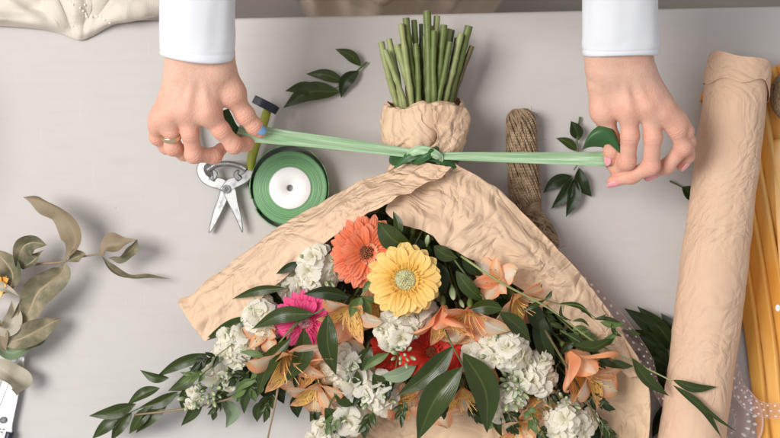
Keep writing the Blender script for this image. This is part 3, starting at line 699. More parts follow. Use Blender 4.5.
# overlapping edge on the neck: a second fold lying across it
nu, nv = 60, 50; G = np.zeros((nu, nv, 3))
for i in range(nu):
    s = i/(nu-1); y = 106 + 46*s
    for j in range(nv):
        t = j/(nv-1); x0 = 431 + 6*math.sin(s*4) + 3*math.sin(s*11); x = x0 + (466 + 2*math.sin(s*5) - 7*max(0, s-0.75)*4*0.5 - x0)*t
        u = (x - 424.5)/48; z = 0.045 + 0.0435*math.sqrt(max(0.0, 1 - min(1, u*u)))*1.0 + 0.003*math.exp(-t*9) - (0.006 if s > 0.85 else 0)*(s-0.85)/0.15
        G[i, j] = P(x, y - 2*math.sin(t*3.1)*(1-s) + 2*t, z)
G = crumple(G, 0.0050, 0.014, 18)
obj('neck_fold', G.reshape(-1, 3), grid_faces(nu, nv), M['paper'], wrap, uv=grid_uv(nu, nv), solid=0.3*mm, smooth=True)

# ------------------------------------------------------------------ green ribbon
rib = thing('satin_ribbon', P(427, 156, 0.08), 'pale green satin ribbon knotted round the bouquet neck and pulled tight between both hands', 'ribbon')
def strip(pts, wid, nrm, n=90, m=9, fold=0.0, folds=1, roll=None):
    """pts px,py,z ; wid in px along the path ; nrm: direction facing away from the ribbon's front"""
    c = np.array([list(P(*q)) for q in spline(pts, n)]); t = norm(np.gradient(c, axis=0)); W = np.interp(np.linspace(0, 1, n), np.linspace(0, 1, len(wid)), wid)*mm
    N0 = np.array(nrm, dtype=float)
    if N0.ndim == 1: N0 = np.tile(N0, (n, 1))
    else: N0 = spline(N0, n)
    s = norm(np.cross(t, norm(N0))); N = np.cross(s, t); V = []
    for i in range(n):
        for j in range(m):
            v = j/(m-1)*2 - 1; V.append(c[i] + s[i]*v*W[i]*0.5 + N[i]*fold*W[i]*math.sin(v*3.14*folds + i*0.03)*0.5)
    return np.array(V), grid_faces(n, m), grid_uv(n, m)
def rs(name, *a, m_=None, **k):
    V, F, U = strip(*a, **k); return obj(name, V, F, m_ or M['ribbon'], rib, uv=U, solid=0.25*mm)
rs('tail', [(424, 155, .089), (400, 152, .090), (340, 144, .093), (290, 138, .096), (262, 134, .099), (246, 133, .101), (238, 130, .103)], [7.5, 9, 11, 13.5, 16.5, 16, 12], [(0.05, -0.6, 1), (0.0, -0.2, 1), (0, 0.25, 1), (0, -0.4, 1)], fold=0.26, folds=1.15, m=17)
rs('tail', [(430, 156, .089), (450, 156, .091), (500, 157, .094), (560, 158, .098), (600, 158.5, .101), (616, 159, .100)], [6.5, 7.5, 9.5, 12, 14, 12.5], [(0.0, 0.5, 1), (0.0, 0.2, 1), (0, 0.3, 1), (0, 0.1, 1)], fold=0.24, folds=0.9, m=17)
# loops round the neck
def loop(y0, dy, rx, rz, wid, m_, a0=0, a1=2*math.pi, tw=0.0):
    V = []; n, m = 100, 9
    for i in range(n):
        a = a0 + (a1 - a0)*i/(n-1); x = 424.5 + rx*math.cos(a); z = 0.047 + rz*mm*math.sin(a)
        y = y0 + dy*math.sin(a)**2 if math.sin(a) > 0 else y0
        for j in range(m):
            v = j/(m-1)*2 - 1; bow = 1 - 0.05*v*v
            V.append(P(424.5 + rx*math.cos(a)*bow, y + v*wid/2 + tw*math.cos(a)*v, 0.047 + rz*mm*math.sin(a)*bow))
    return obj('loop', V, grid_faces(n, m), m_, rib, uv=grid_uv(n, m), solid=0.25*mm)
loop(163, -5, 34, 38, 10, M['ribbon_shaded'], tw=2); loop(160, -2, 35.5, 36, 7, M['ribbon_shaded'], tw=-2)
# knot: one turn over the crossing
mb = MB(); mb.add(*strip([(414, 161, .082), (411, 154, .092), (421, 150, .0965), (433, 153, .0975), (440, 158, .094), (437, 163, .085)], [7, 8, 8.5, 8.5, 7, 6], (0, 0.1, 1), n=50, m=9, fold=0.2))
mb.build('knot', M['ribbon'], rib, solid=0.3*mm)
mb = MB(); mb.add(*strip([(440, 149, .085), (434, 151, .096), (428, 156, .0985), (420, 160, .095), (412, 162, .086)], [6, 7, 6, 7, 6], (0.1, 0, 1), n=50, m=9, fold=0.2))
mb.build('knot', M['ribbon_shaded'], rib, solid=0.3*mm)
# short leaf-shaped ends lying either side of the knot
rs('loop_end', [(424, 154, .093), (408, 157, .0905), (394, 168, .084)], [5, 11, 1.5], (-0.25, 0.3, 1), m_=M['ribbon_shaded'], fold=0.15)
rs('loop_end', [(428, 157, .092), (446, 160, .088), (458, 170, .078)], [6, 12, 1.5], (0.3, 0.2, 1), m_=M['ribbon_shaded'], fold=0.15)
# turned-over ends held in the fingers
rs('ribbon_end', [(244, 136, .098), (234, 129, .101), (228, 119, .104), (224, 110, .104)], [10, 9, 10, 9], (0.3, 0.2, 1), m_=M['ribbon_shaded'])
top_e = spline([(582, 150, 0), (588, 136, 0), (597, 127, 0), (606, 125, 0), (614, 131, 0), (618, 141, 0), (620, 153, 0)], 30); bot_e = spline([(582, 150, 0), (590, 147, 0), (600, 147, 0), (610, 149, 0), (620, 153.5, 0)], 30); V = []
for i in range(30):
    for j in range(15):
        v = j/14; x = top_e[i, 0] + (bot_e[i, 0]-top_e[i, 0])*v; y = top_e[i, 1] + (bot_e[i, 1]-top_e[i, 1])*v; u = i/29
        V.append(P(x, y, 0.112 + 0.013*math.sin(math.pi*(0.12 + 0.8*u))*math.sin(math.pi*(0.25 + 0.7*v)) + 0.004*u - 0.004*v))
obj('ribbon_end', V, grid_faces(30, 15), M['ribbon_shaded'], rib, uv=grid_uv(30, 15), solid=0.3*mm)

# ------------------------------------------------------------------ leaves, sprigs
def leaf_v(pts, wid, roll=0.0, fold=0.18, wave=0.0, nx=18, ny=9, peak=0.42, sharp=1.0, curl=0.0):
    """pts: (px,py,z) base..tip, wid px at the widest"""
    c = np.array([list(P(*q)) for q in spline(pts, nx)]); t, s, n = frames(c); V = []
    ph = random.uniform(0, 6.28)
    for i in range(nx):
        u = i/(nx-1); 
        g = (u/peak if u < peak else (1-u)/(1-peak)); w_ = math.sin(min(1, max(0, g))*math.pi/2)**(0.85 if u < peak else 1.05*sharp)
        w_ = max(w_, 0.03 if u < 0.5 else 0.012)*wid*0.5*mm
        cr, sr = math.cos(roll + curl*u), math.sin(roll + curl*u); ss = s[i]*cr + n[i]*sr; nn = n[i]*cr - s[i]*sr
        for j in range(ny):
            v = j/(ny-1)*2 - 1
            V.append(c[i] + ss*v*w_ + nn*(abs(v)**1.3*w_*fold*2 - fold*w_ + wave*w_*math.sin(u*11 + ph + (2 if v > 0 else 0))*abs(v)))
    return V, grid_faces(nx, ny), grid_uv(nx, ny)
def sprig(name, label, group, stem, leaves, cat='leaf sprig', m_='leaf', sm='stem_dark', sr=1.0, seed=None):
    """stem: list of (px,py,z); leaves: (x0,y0,x1,y1,w,z0,z1[,bend,roll,mat])"""
    if seed is not None: random.seed(seed)
    b = stem[0] if stem else leaves[0][:2] + (leaves[0][5],)
    th = thing(name, P(*b), label, cat, group)
    if stem:
        V, F, U = tube([P(*q) for q in stem], [sr*mm*1.1, sr*mm*0.6], 24, 7); obj('stem', V, F, M[sm], th, uv=U)
    for L in leaves:
        x0, y0, x1, y1, wd, z0, z1 = L[:7]; bend = L[7] if len(L) > 7 else random.uniform(-0.08, 0.08)
        roll = L[8] if len(L) > 8 else random.uniform(-0.3, 0.3); mt = L[9] if len(L) > 9 else m_
        dx, dy = x1-x0, y1-y0; ln = math.hypot(dx, dy)
        mid = ((x0+x1)/2 - dy*bend, (y0+y1)/2 + dx*bend, (z0+z1)/2 + ln*mm*0.09)
        V, F, U = leaf_v([(x0, y0, z0), mid, (x1, y1, z1)], wd, roll, fold=random.uniform(0.1, 0.24), wave=random.uniform(0, 0.08))
        obj('leaf', V, F, M[mt], th, uv=U)
    return th
def leaf_path(th, pts, wd, m_, **k):
    V, F, U = leaf_v(pts, wd, **k); return obj('leaf', V, F, M[m_], th, uv=U)

# ------------------------------------------------------------------ petals and flowers
def petal_v(L, W, nx=9, ny=7, shape='obov', bend=0.0, cup=0.0, wave=0.0, tipr=0.75, seed=0, twist=0, base=0.25, notch=0):
    """local frame: +x outwards, +z up; bend>0 curls the tip down"""
    V = []; x = z = 0.0; a = 0.0; r = random.Random(seed); p1, p2 = r.uniform(0, 6.28), r.uniform(0, 6.28)
    for i in range(nx):
        u = i/(nx-1)
        if shape == 'strap': w_ = (base + (1-base)*min(1, u*3)**0.8) * (1 if u < tipr else math.sqrt(max(0.02, 1-((u-tipr)/(1-tipr))**2)))
        elif shape == 'obov': w_ = (base + (1-base)*math.sin(min(1, u/0.68)*math.pi/2)**1.4) * (1 if u < 0.68 else math.sqrt(max(0.012, 1-((u-0.68)/0.32)**2)))
        else: w_ = (base + (1-base)*math.sin(min(1, u/0.5)*math.pi/2)) * (1 if u < 0.5 else math.cos((u-0.5)/0.5*math.pi/2)**0.7*0.98 + 0.02)
        ca, sa = math.cos(a), math.sin(a)
        for j in range(ny):
            v = j/(ny-1)*2-1; y = v*w_*W*0.5
            nz = cup*W*v*v*w_ + wave*W*u*(math.sin(v*5+p1+u*4)*abs(v) + 0.5*math.sin(u*9+p2))
            xx = x + (L*0.05*math.cos(v*3.14*1.5)*notch if i == nx-1 else 0)
            V.append((xx + nz*sa, y + twist*nz*0.3, z + nz*ca))
        a -= bend/nx*(0.3 + 1.4*u); x += L/(nx-1)*math.cos(a); z += L/(nx-1)*math.sin(a)
    return np.array(V), grid_faces(nx, ny), grid_uv(nx, ny)
def flower_stem(th, frm, to=(424, 178, 0.045), r=1.7, m_='stem', mid=None):
    a = Vector(frm); b = P(*to); md = mid or ((a + b)/2 + Vector((0, 0, -0.02)))
    V, F, U = tube([a, a + (md - a)*0.4 + Vector((0, 0, -0.014)), md, b], [r*mm, r*mm*1.2], 16, 7); obj('stem', V, F, M[m_], th, uv=U)
def gerbera(px, py, z, Rp, n, label, mo, mi, mdisc, tilt=(0, 0, 1), layers=((1, 0, 0.0), (0.86, 0.5, 0.10)), width=0.25, disc=0.30, seed=0, floret=True, bend=0.35, name='gerbera_daisy'):
    r = random.Random(seed); c = P(px, py, z); th = thing(name, c, label, 'flower', 'gerbera daisies in the bouquet')
    Rr = Rp*K(z)*1.05; T = Matrix.Translation(c) @ aim(tilt)
    for li, (sc_, offp, el) in enumerate(layers):
        mb = MB()
        for k in range(n):
            a = 2*math.pi*(k + offp)/n + r.gauss(0, 0.03)
            L = Rr*sc_*(1 + r.gauss(0, 0.035)); W = Rr*width*(1 + r.gauss(0, 0.08))
            V, F, U = petal_v(L*0.86, W*1.12, 15, 7, 'strap', bend + r.gauss(0, 0.12), 0.07, 0.04, 0.70, r.random(), base=0.35)
            Mx = T @ Matrix.Rotation(a, 4, 'Z') @ Matrix.Translation((Rr*0.14, 0, 0.001*(li*2.0) + 0.0004*(k % 3))) @ Matrix.Rotation(-(el + 0.16 + r.gauss(0, 0.05)), 4, 'Y') @ Matrix.Rotation(r.gauss(0, 0.12), 4, 'X')
            mb.add(xf(V, Mx), F, U)
        mb.build('petals', M[mo], th)
    if floret:
        mb = MB()
        for ring, (rr, ln, el) in enumerate(((0.40, 0.20, 0.5), (0.34, 0.17, 0.75), (0.28, 0.13, 1.0))):
            nn = int(n*1.6)
            for k in range(nn):
                a = 2*math.pi*(k + 0.5*ring)/nn + r.gauss(0, 0.05)
                V, F, U = petal_v(Rr*ln*(1 + r.gauss(0, .15)), Rr*0.055, 4, 3, 'leaf', 0.5, 0.2, 0, seed=r.random())
                mb.add(xf(V, T @ Matrix.Rotation(a, 4, 'Z') @ Matrix.Translation((Rr*rr*disc/0.36, 0, 0.003 + 0.0012*ring)) @ Matrix.Rotation(-el, 4, 'Y')), F, U)
        mb.build('inner_florets', M[mi], th)
    V, F, U = ellipsoid((0, 0, 0.0035), (Rr*disc*0.82, Rr*disc*0.82, 0.0032), 12, 24); V = V*1.0
    V[:, 2] += 0.0006*rng.normal(size=len(V)); obj('flower_disc', xf(V, T), F, M[mdisc], th, uv=U)
    mb = MB()
    for k in range(60):
        rr = Rr*disc*0.8*math.sqrt((k+0.5)/60); a = k*2.39996; q = (rr*math.cos(a), rr*math.sin(a), 0.0062 - 0.0015*(rr/(Rr*disc))**2*2)
        mb.add(*[v for v in ellipsoid(q, (0.0006, 0.0006, 0.0013), 4, 5)])
    mb2 = MB(); V, F = np.vstack(mb.V), mb.F; mb2.add(xf(V, T), F); mb2.build('pollen_tips', M[mi if floret else mdisc], th)
    flower_stem(th, T @ Vector((0, 0, -0.004)), r=2.4)
    return th
FL = []
for k in range(5):                                  # a few single florets, shared by all the white stocks
    r = random.Random(50 + k); mb = MB()
    for a0, n, L, el, cp in ((0, 4, 1.0, 0.15, 0.10), (0.6, 4, 0.82, 0.55, 0.2), (0.2, 2, 0.5, 1.0, 0.4)):
        for i in range(n):
            V, F, U = petal_v(L*(1 + r.gauss(0, .1)), 1.12*L, 9, 9, 'obov', r.uniform(0.4, 1.2), cp*r.choice((1, 1, -0.6)), 0.085, seed=r.random(), base=0.3)
            mb.add(xf(V, Matrix.Rotation(a0 + 2*math.pi*(i + r.gauss(0, .12))/n, 4, 'Z') @ Matrix.Rotation(-el + r.gauss(0, .12), 4, 'Y') @ Matrix.Rotation(r.gauss(0, .3), 4, 'X')), F, U)
    FL.append(mb.mesh('floret', M['white']))
BUD = []
for k in range(2):
    mb = MB(); V, F, U = ellipsoid((0, 0, 1.0), (0.52, 0.52, 1.05), 9, 10); V[:, :2] *= (1 - 0.18*np.clip(V[:, 2:3] - 1, 0, 1)); mb.add(V, F, np.stack([V[:, 2]/2.0, U[:, 1]], 1))
    V, F, U = ellipsoid((0, 0, 0.1), (0.22, 0.22, 0.5), 6, 8); mb.add(V, F, U*0)
    BUD.append(mb.mesh('bud', M['bud']))
def stock(px, py, z, rx, ry, n, label, rz=0.016, size=14.0, buds=0, budpos=None, seed=0, tilt=(0, 0), leaves=True):
    r = random.Random(seed); c = P(px, py, z); th = thing('white_stock', c, label, 'flower', 'white stock flowers in the bouquet')
    k = K(z)
    n = max(3, int(n*0.54)); buds0 = r.randint(3, 6)
    for i in range(n):
        q = (i + 0.5)/n; rad = math.sqrt(q)*0.92; a = i*2.39996 + seed
        x, y = rad*math.cos(a), rad*math.sin(a); h = math.sqrt(max(0, 1 - rad*rad*0.92))
        pos = c + Vector((x*rx*k, y*ry*k, h*rz + r.gauss(0, 0.0034)))
        nrm = Vector((x*1.1 + tilt[0] + r.gauss(0, .2), y*1.1 + tilt[1] + r.gauss(0, .2), h + 0.35))
        s = size*k*(1 + r.gauss(0, 0.16))
        inst('floret', FL[i % 5], th, Matrix.Translation(pos) @ aim(nrm, r.uniform(0, 6.28)) @ Matrix.Scale(s, 4))
    for i in range(buds0):                              # green unopened buds and small sepals between the florets
        a = r.uniform(0, 6.28); q = r.uniform(.35, .95); pos = c + Vector((q*rx*k*math.cos(a), q*ry*k*math.sin(a), rz*(1.1 - .6*q*q)))
        inst('bud', BUD[i % 2], th, Matrix.Translation(pos) @ aim((math.cos(a)*q, math.sin(a)*q, .8), 0) @ Matrix.Scale(k*r.uniform(3.0, 5.0), 4))
    bx, by = budpos or (px, py)
    for i in range(buds):
        a = i*2.39996; rad = 1.6*math.sqrt(i + 0.3)*1.7; pos = P(bx + rad*math.cos(a), by + rad*math.sin(a), z + rz*1.05 - 0.0006*rad)
        inst('bud', BUD[i % 2], th, Matrix.Translation(pos) @ aim((math.cos(a)*rad*0.13 + r.gauss(0, .2), -math.sin(a)*rad*0.13 + r.gauss(0, .2), 1), 0) @ Matrix.Scale(k*r.uniform(2.8, 4.8), 4))
    flower_stem(th, c + Vector((0, 0, 0.004)), r=2.0)
    return th
def alstro(px, py, z, L, axis, label, outer=('peach', 'peach_white', 'peach'), inner=('freckle', 'freckle', 'peach'), opening=1.0, seed=0, rot=0.0, wf=0.70, name='peruvian_lily', group='peach peruvian lilies in the bouquet'):
    """px,py,z: the throat; axis: direction the flower faces; L petal length px"""
    r = random.Random(seed); c = P(px, py, z); th = thing(name, c, label, 'flower', group); k = K(z); Lr = L*k*1.15
    T = Matrix.Translation(c) @ aim(axis, rot)
    for lay, mats in ((0, outer), (1, inner)):
        for i in range(3):
            a = 2*math.pi*(i + 0.5*lay)/3 + r.gauss(0, .08)
            if lay == 0: V, F, U = petal_v(Lr, Lr*wf*(1 + r.gauss(0, .06)), 14, 9, 'obov', 0.85*opening, 0.16, 0.13, seed=r.random(), base=0.2)
            else: V, F, U = petal_v(Lr*0.98, Lr*wf*0.68, 14, 7, 'leaf', 0.75*opening, 0.18, 0.05, seed=r.random(), base=0.2)
            V = V + np.array([0.0015, 0, -0.0005 + 0.001*lay])
            el = 1.32 - 0.42*opening - (0.0 if lay == 0 else -0.06) + r.gauss(0, .06)
            Mx = T @ Matrix.Rotation(a, 4, 'Z') @ Matrix.Rotation(-el, 4, 'Y'); o = obj('petal', xf(V, Mx), F, M[mats[i]], th, uv=U)
    mb = MB(); mb2 = MB()
    for i in range(6):
        a = i*1.05 + r.random(); s = 0.10 + 0.08*r.random()
        pts = [T @ Vector((0.001*math.cos(a), 0.001*math.sin(a), 0.002)), T @ Vector((Lr*s*math.cos(a), Lr*s*math.sin(a), Lr*0.45)), T @ Vector((Lr*s*1.6*math.cos(a) + Lr*0.1, Lr*s*1.6*math.sin(a), Lr*0.78))]
        mb.add(*tube(pts, [0.0004, 0.0003], 10, 5)); mb2.add(*ellipsoid(pts[-1], (0.0006, 0.0006, 0.0012), 6, 6))
    mb.build('stamens', M['stamen'], th); mb2.build('anthers', M['anther'], th)
    V, F, U = ellipsoid((0, 0, -0.003), (0.003, 0.003, 0.006)); obj('flower_base', xf(V, T), F, M['stem'], th, uv=U)
    flower_stem(th, T @ Vector((0, 0, -0.007)), r=1.4)
    return th

# gerberas
gerbera(365, 252, .102, 36, 24, 'coral orange daisy with a dark brown eye, above and left of the yellow one', 'orange', 'orange_in', 'disc_brown', tilt=(0.34, -0.10, 1), layers=((1, 0, -.05), (0.93, .5, .08), (0.74, .25, .22)), width=0.24, disc=0.27, seed=3)
gerbera(405, 280, .112, 35.5, 18, 'yellow daisy with a green centre in the middle of the bouquet', 'yellow', 'yellow_in', 'disc_green', tilt=(0.05, 0.10, 1), layers=((1, 0, 0), (0.93, .5, .08)), width=0.34, disc=0.36, seed=8, bend=0.4)
gerbera(305, 320, .083, 31, 20, 'hot pink daisy half hidden by dark leaves, left of the centre', 'pink', 'pink', 'disc_pale', tilt=(-0.1, -0.35, 1), layers=((1, 0, 0), (0.85, .5, .15)), width=0.26, disc=0.28, seed=5)
gerbera(431, 352, .074, 33, 18, 'scarlet red flower showing between leaves below the yellow daisy', 'red', 'red', 'disc_brown', tilt=(0.0, 0.1, 1), layers=((1, 0, 0), (0.9, .5, .1)), width=0.36, disc=0.22, seed=6)
gerbera(393, 350, .060, 24, 16, 'small scarlet flower deep under the white stock below the yellow daisy', 'red', 'red', 'disc_brown', tilt=(0.0, -0.2, 1), layers=((1, 0, 0),), width=0.36, disc=0.22, seed=16, name='red_flower')
# white stocks
stock(318, 268, .082, 21, 25, 21, 'large white stock cluster left of the coral daisy', buds=0, seed=1)
stock(262, 316, .062, 16, 14, 12, 'white stock cluster just left of the pink daisy', seed=2)
stock(237, 345, .052, 19, 22, 20, 'cream white stock cluster at the left edge of the bouquet', seed=3)
stock(398, 325, .088, 22, 20, 20, 'white stock cluster directly below the yellow daisy', buds=13, budpos=(403, 354), seed=4)
stock(340, 358, .064, 16, 16, 12, 'small white stock cluster below the pink daisy and the long dark leaf', seed=5)
stock(376, 393, .060, 18, 14, 13, 'cream stock cluster low in the middle above bare paper', buds=7, budpos=(366, 395), seed=6)
stock(503, 347, .082, 23, 22, 22, 'white stock cluster right of the two long broad leaves', buds=0, seed=7)
stock(534, 372, .070, 18, 19, 15, 'white stock cluster next to the salmon lily on the right', buds=0, seed=8)
stock(511, 392, .072, 13, 13, 4, 'green stock tip with tight buds and one open white bloom', buds=22, budpos=(514, 386), seed=9, size=9.5)
stock(568, 420, .058, 25, 17, 19, 'white stock cluster at the bottom right below the salmon lily', buds=9, budpos=(566, 404), seed=10)
stock(325, 437, .048, 15, 13, 10, 'pale stock bloom at the bottom edge left of the bare paper', seed=11)
stock(196, 396, .040, 11, 9, 3, 'green stock tip with few open cream blooms at the far left', buds=14, budpos=(211, 392), seed=12, size=7.5)
stock(228, 379, .044, 9, 9, 4, 'small green and cream bud cluster under the left white stock', buds=7, budpos=(228, 378), seed=13, size=7.5)
stock(545, 395, .050, 13, 11, 7, 'cream bloom low between the two right white stock clusters', seed=14, size=9)
stock(420, 312, .070, 14, 11, 8, 'white bloom peeping out under the yellow daisy at the right', seed=15)
# peruvian lilies
alstro(286, 350, .080, 42, (0.25, -0.85, 0.75), 'large peach lily facing down at the lower left of the bouquet', ('peach_white', 'peach', 'peach'), ('freckle', 'freckle', 'peach'), seed=21, rot=0.4, opening=1.1)
alstro(313, 352, .070, 36, (0.1, -0.9, 0.6), 'peach lily behind the hanging dark leaf at the lower left', ('peach', 'peach', 'peach_white'), seed=22, rot=1.0, wf=0.7)
alstro(352, 304, .088, 36, (-0.15, -0.75, 0.8), 'yellow freckled lily between the pink and yellow daisies', ('peach_white', 'peach', 'salmon'), ('freckle', 'freckle', 'freckle'), seed=23, rot=0.2, wf=0.62)
alstro(443, 304, .094, 38, (0.05, -1.0, 0.45), 'orange trumpet shaped lily below right of the yellow daisy', ('salmon', 'salmon', 'peach_white'), ('salmon', 'freckle', 'freckle'), seed=24, rot=0.9, opening=0.7)
alstro(470, 306, .092, 38, (-0.05, -0.9, 0.7), 'peach lily with yellow freckled throat above the right white stock', ('peach_white', 'salmon', 'peach'), ('freckle', 'freckle', 'salmon'), seed=25, rot=0.1, opening=0.95)
alstro(501, 281, .088, 28, (-0.5, 0.1, 0.8), 'pale rounded lily petals under the edge of the right paper flap', ('peach_white', 'peach_white', 'peach'), ('peach', 'salmon', 'peach'), seed=26, rot=2.1, wf=0.7)
alstro(513, 294, .080, 34, (0.45, -0.55, 0.6), 'peach lily in the shade under the right paper flap', ('peach', 'peach_white', 'salmon'), seed=27, rot=0.6)
alstro(566, 348, .074, 48, (0.6, -0.75, 0.5), 'large salmon lily at the right side against the paper', ('peach', 'salmon', 'peach'), ('peach', 'freckle', 'peach'), seed=28, rot=0.3, opening=0.7)
alstro(462, 386, .070, 32, (0.1, -1, 0.5), 'small freckled lily below the two broad leaves', ('salmon', 'peach', 'peach'), ('freckle', 'freckle', 'freckle'), seed=29, rot=0.5, wf=0.55)
alstro(530, 396, .058, 26, (0.5, -0.7, 0.6), 'small yellowish lily between the right white stocks', ('peach', 'peach', 'peach_white'), ('freckle', 'freckle', 'freckle'), seed=30, rot=0.5)
alstro(500, 378, .054, 30, (0.0, -0.6, 0.7), 'peach lily hidden under the budded stock tip', ('peach', 'peach', 'peach'), seed=35, rot=0.5)
alstro(393, 398, .050, 24, (0.7, -0.3, 0.7), 'orange lily petals low between leaves above the bare paper', ('peach', 'salmon', 'peach'), ('freckle', 'freckle', 'freckle'), seed=31, rot=0.5)
alstro(374, 300, .070, 30, (0.2, -0.5, 0.8), 'orange and cream petals under the left rim of the yellow daisy', ('salmon', 'peach_white', 'salmon'), seed=32, rot=1.5)
alstro(330, 338, .066, 30, (0.3, -0.5, 0.9), 'peach petals showing between the two hanging dark leaves', ('peach', 'peach', 'peach_white'), ('peach', 'freckle', 'peach'), seed=43, rot=1.3)
alstro(484, 352, .062, 30, (-0.6, -0.5, 0.8), 'pale orange lily behind the left side of the right white stock', ('peach', 'peach_white', 'peach'), ('freckle', 'freckle', 'peach'), seed=44, rot=0.3)
alstro(585, 372, .064, 34, (0.7, -0.3, 0.8), 'pink tinged lily petals under the large salmon lily', ('peach', 'peach_white', 'peach'), ('peach', 'freckle', 'peach'), seed=46, rot=0.3)
stock(474, 352, .062, 14, 13, 10, 'small white bloom behind the top of the right broad leaf', seed=47)
stock(350, 415, .046, 12, 12, 8, 'cream bloom low by the small oval leaves at the bottom', seed=48)
stock(292, 282, .060, 13, 13, 9, 'white bloom at the lower left of the large stock cluster', seed=49)
stock(352, 382, .056, 13, 12, 9, 'cream bloom between the small oval leaves above the bare paper', seed=51)
alstro(318, 382, .060, 32, (-0.2, -0.9, 0.7), 'peach lily right of the large lower left one, near the bare table', ('peach', 'peach_white', 'peach'), ('peach', 'freckle', 'peach'), seed=52, rot=0.6)
alstro(434, 400, .050, 26, (0.1, -0.6, 0.9), 'peach petals between the two long broad leaves', ('peach', 'salmon', 'peach'), ('freckle', 'freckle', 'peach'), seed=53, rot=0.9)
alstro(520, 420, .052, 30, (0.1, -0.7, 0.8), 'yellowish peach lily at the bottom edge left of the last white stock', ('peach', 'peach_white', 'peach'), ('freckle', 'freckle', 'peach'), seed=54, rot=0.2)
stock(492, 402, .052, 14, 13, 9, 'cream bloom below the budded stock tip at the bottom', seed=55)
alstro(270, 330, .066, 24, (-0.5, -0.1, 0.9), 'small peach petals under the long leaf left of the pink daisy', ('peach', 'peach_white', 'peach'), ('peach', 'peach', 'peach'), seed=56, rot=0.2)
stock(216, 366, .044, 11, 12, 7, 'cream bloom under the leaves at the left tip of the bouquet', seed=57)
# loose flower buds
for (x, y, z, a, s, lb) in ((452, 287, .094, (0.1, -0.9, 0.5), 6.6, 'pale green pointed bud right of the yellow daisy'), (460, 300, .090, (0.4, -0.8, 0.5), 4.2, 'small green bud below the pale green bud'), (427, 245, .094, (0.1, 0.9, .3), 5, 'green bud under the paper above the yellow daisy')):
    th = thing('flower_bud', P(x, y, z), lb, 'flower bud', 'green buds in the bouquet')
    o = inst('bud', BUD[0], th, Matrix.Translation(P(x, y, z)) @ aim(a) @ Matrix.Scale(s*mm, 4)); flower_stem(th, P(x, y, z), r=1.1)

# ------------------------------------------------------------------ greenery in the bouquet
G_ = 'leafy green sprigs in the bouquet'
sprig('leaf_sprig', 'long green sprig reaching out over the table at the lower left', G_, [(262, 352, .06), (220, 372, .052), (180, 394, .042), (140, 408, .036), (118, 420, .034)],
 [(136, 404, 89, 416, 14, .036, .034, -.05, .2), (123, 416, 92, 439, 13, .035, .03, .05, -.2), (132, 413, 111, 441, 12, .035, .03, .05, .3), (152, 407, 129, 434, 13, .038, .03, .04, -.2),
  (167, 404, 136, 433, 14, .038, .03, .05, .2), (160, 388, 127, 405, 11, .040, .036, .08, -.3), (178, 392, 139, 408, 12, .041, .037, -.06, .2), (169, 378, 140, 370, 10, .043, .040, -.12, .3),
  (210, 354, 156, 377, 12, .050, .042, .05, .2), (198, 370, 168, 391, 13, .047, .04, -.08, -.2), (220, 358, 188, 380, 13, .05, .042, .12, .3), (190, 386, 183, 411, 10, .045, .036, .1, 0),
  (200, 392, 181, 426, 12, .045, .034, -.1, .2)], seed=1)
sprig('leaf_sprig', 'grey green curled leaf hanging at the lower left of the bouquet', G_, [(250, 385, .05), (222, 401, .042)], [(222, 400, 226, 428, 14, .042, .03, -.3, .3, 'leaf_grey'), (246, 392, 236, 402, 7, .045, .04, 0, 0, 'leaf_light'), (263, 401, 257, 422, 11, .045, .035, 0.1, 0)], seed=2)
sprig('leaf_sprig', 'long dark leaves hanging over the pink daisy', G_, [(345, 296, .098), (322, 310, .105), (296, 325, .096), (283, 350, .088)],
 [(314, 314, 252, 329, 15, .106, .092, .10, -.1, 'leaf'), (349, 297, 303, 294, 13, .106, .102, .06, .15, 'leaf_dark'), (328, 314, 336, 375, 19, .108, .098, .07, .1, 'leaf'), (304, 328, 284, 383, 18, .103, .088, -.14, .2, 'leaf'),
  (291, 338, 257, 398, 16, .098, .078, .1, -.2, 'leaf'), (300, 262, 276, 274, 8, .09, .084, 0, 0, 'leaf_dark'), (285, 288, 232, 299, 9, .085, .07, .05, .1, 'leaf'), (262, 318, 204, 341, 13, .07, .05, .06, .1, 'leaf')], seed=3)
sprig('leaf_sprig', 'light green starry sprig over the cream stock at the left', G_, [(300, 318, .09), (268, 358, .088), (244, 398, .07)],
 [(266, 360, 240, 352, 7, .09, .086, .1, 0, 'leaf_light'), (264, 362, 246, 366, 6, .09, .086, 0, 0, 'leaf_light'), (262, 364, 262, 382, 7, .09, .082, .1, 0, 'leaf_light'), (266, 360, 280, 372, 6, .09, .084, 0, 0, 'leaf_light'), (262, 366, 250, 380, 6, .088, .08, 0, 0, 'leaf_light'),
  (256, 380, 235, 392, 8, .08, .07, .1, 0, 'leaf_light'), (252, 386, 244, 414, 9, .08, .06, .1, 0, 'leaf'), (250, 388, 256, 402, 7, .08, .07, 0, 0, 'leaf_light'), (246, 390, 232, 398, 6, .08, .07, 0, 0, 'leaf_light')], m_='leaf_light', sm='stem', seed=4)
sprig('leaf_sprig', 'sprig of small oval leaves at the bottom middle over bare paper', G_, [(356, 352, .08), (348, 380, .078), (330, 404, .07), (325, 440, .055)],
 [(371, 347, 361, 371, 14, .082, .076, .05, .1), (389, 353, 362, 371, 9, .084, .078, .05, .1, 'leaf_light'), (416, 366, 378, 377, 14, .084, .078, -.1, .1, 'leaf_grey'), (357, 370, 360, 399, 9, .08, .07, .03, 0), (373, 374, 387, 402, 15, .082, .07, -.05, .1),
  (334, 393, 362, 397, 20, .074, .07, .06, 0, 'leaf'), (325, 408, 346, 441, 18, .07, .056, -.05, .1, 'leaf'), (346, 352, 354, 370, 8, .08, .074, 0, 0, 'leaf')], seed=5)
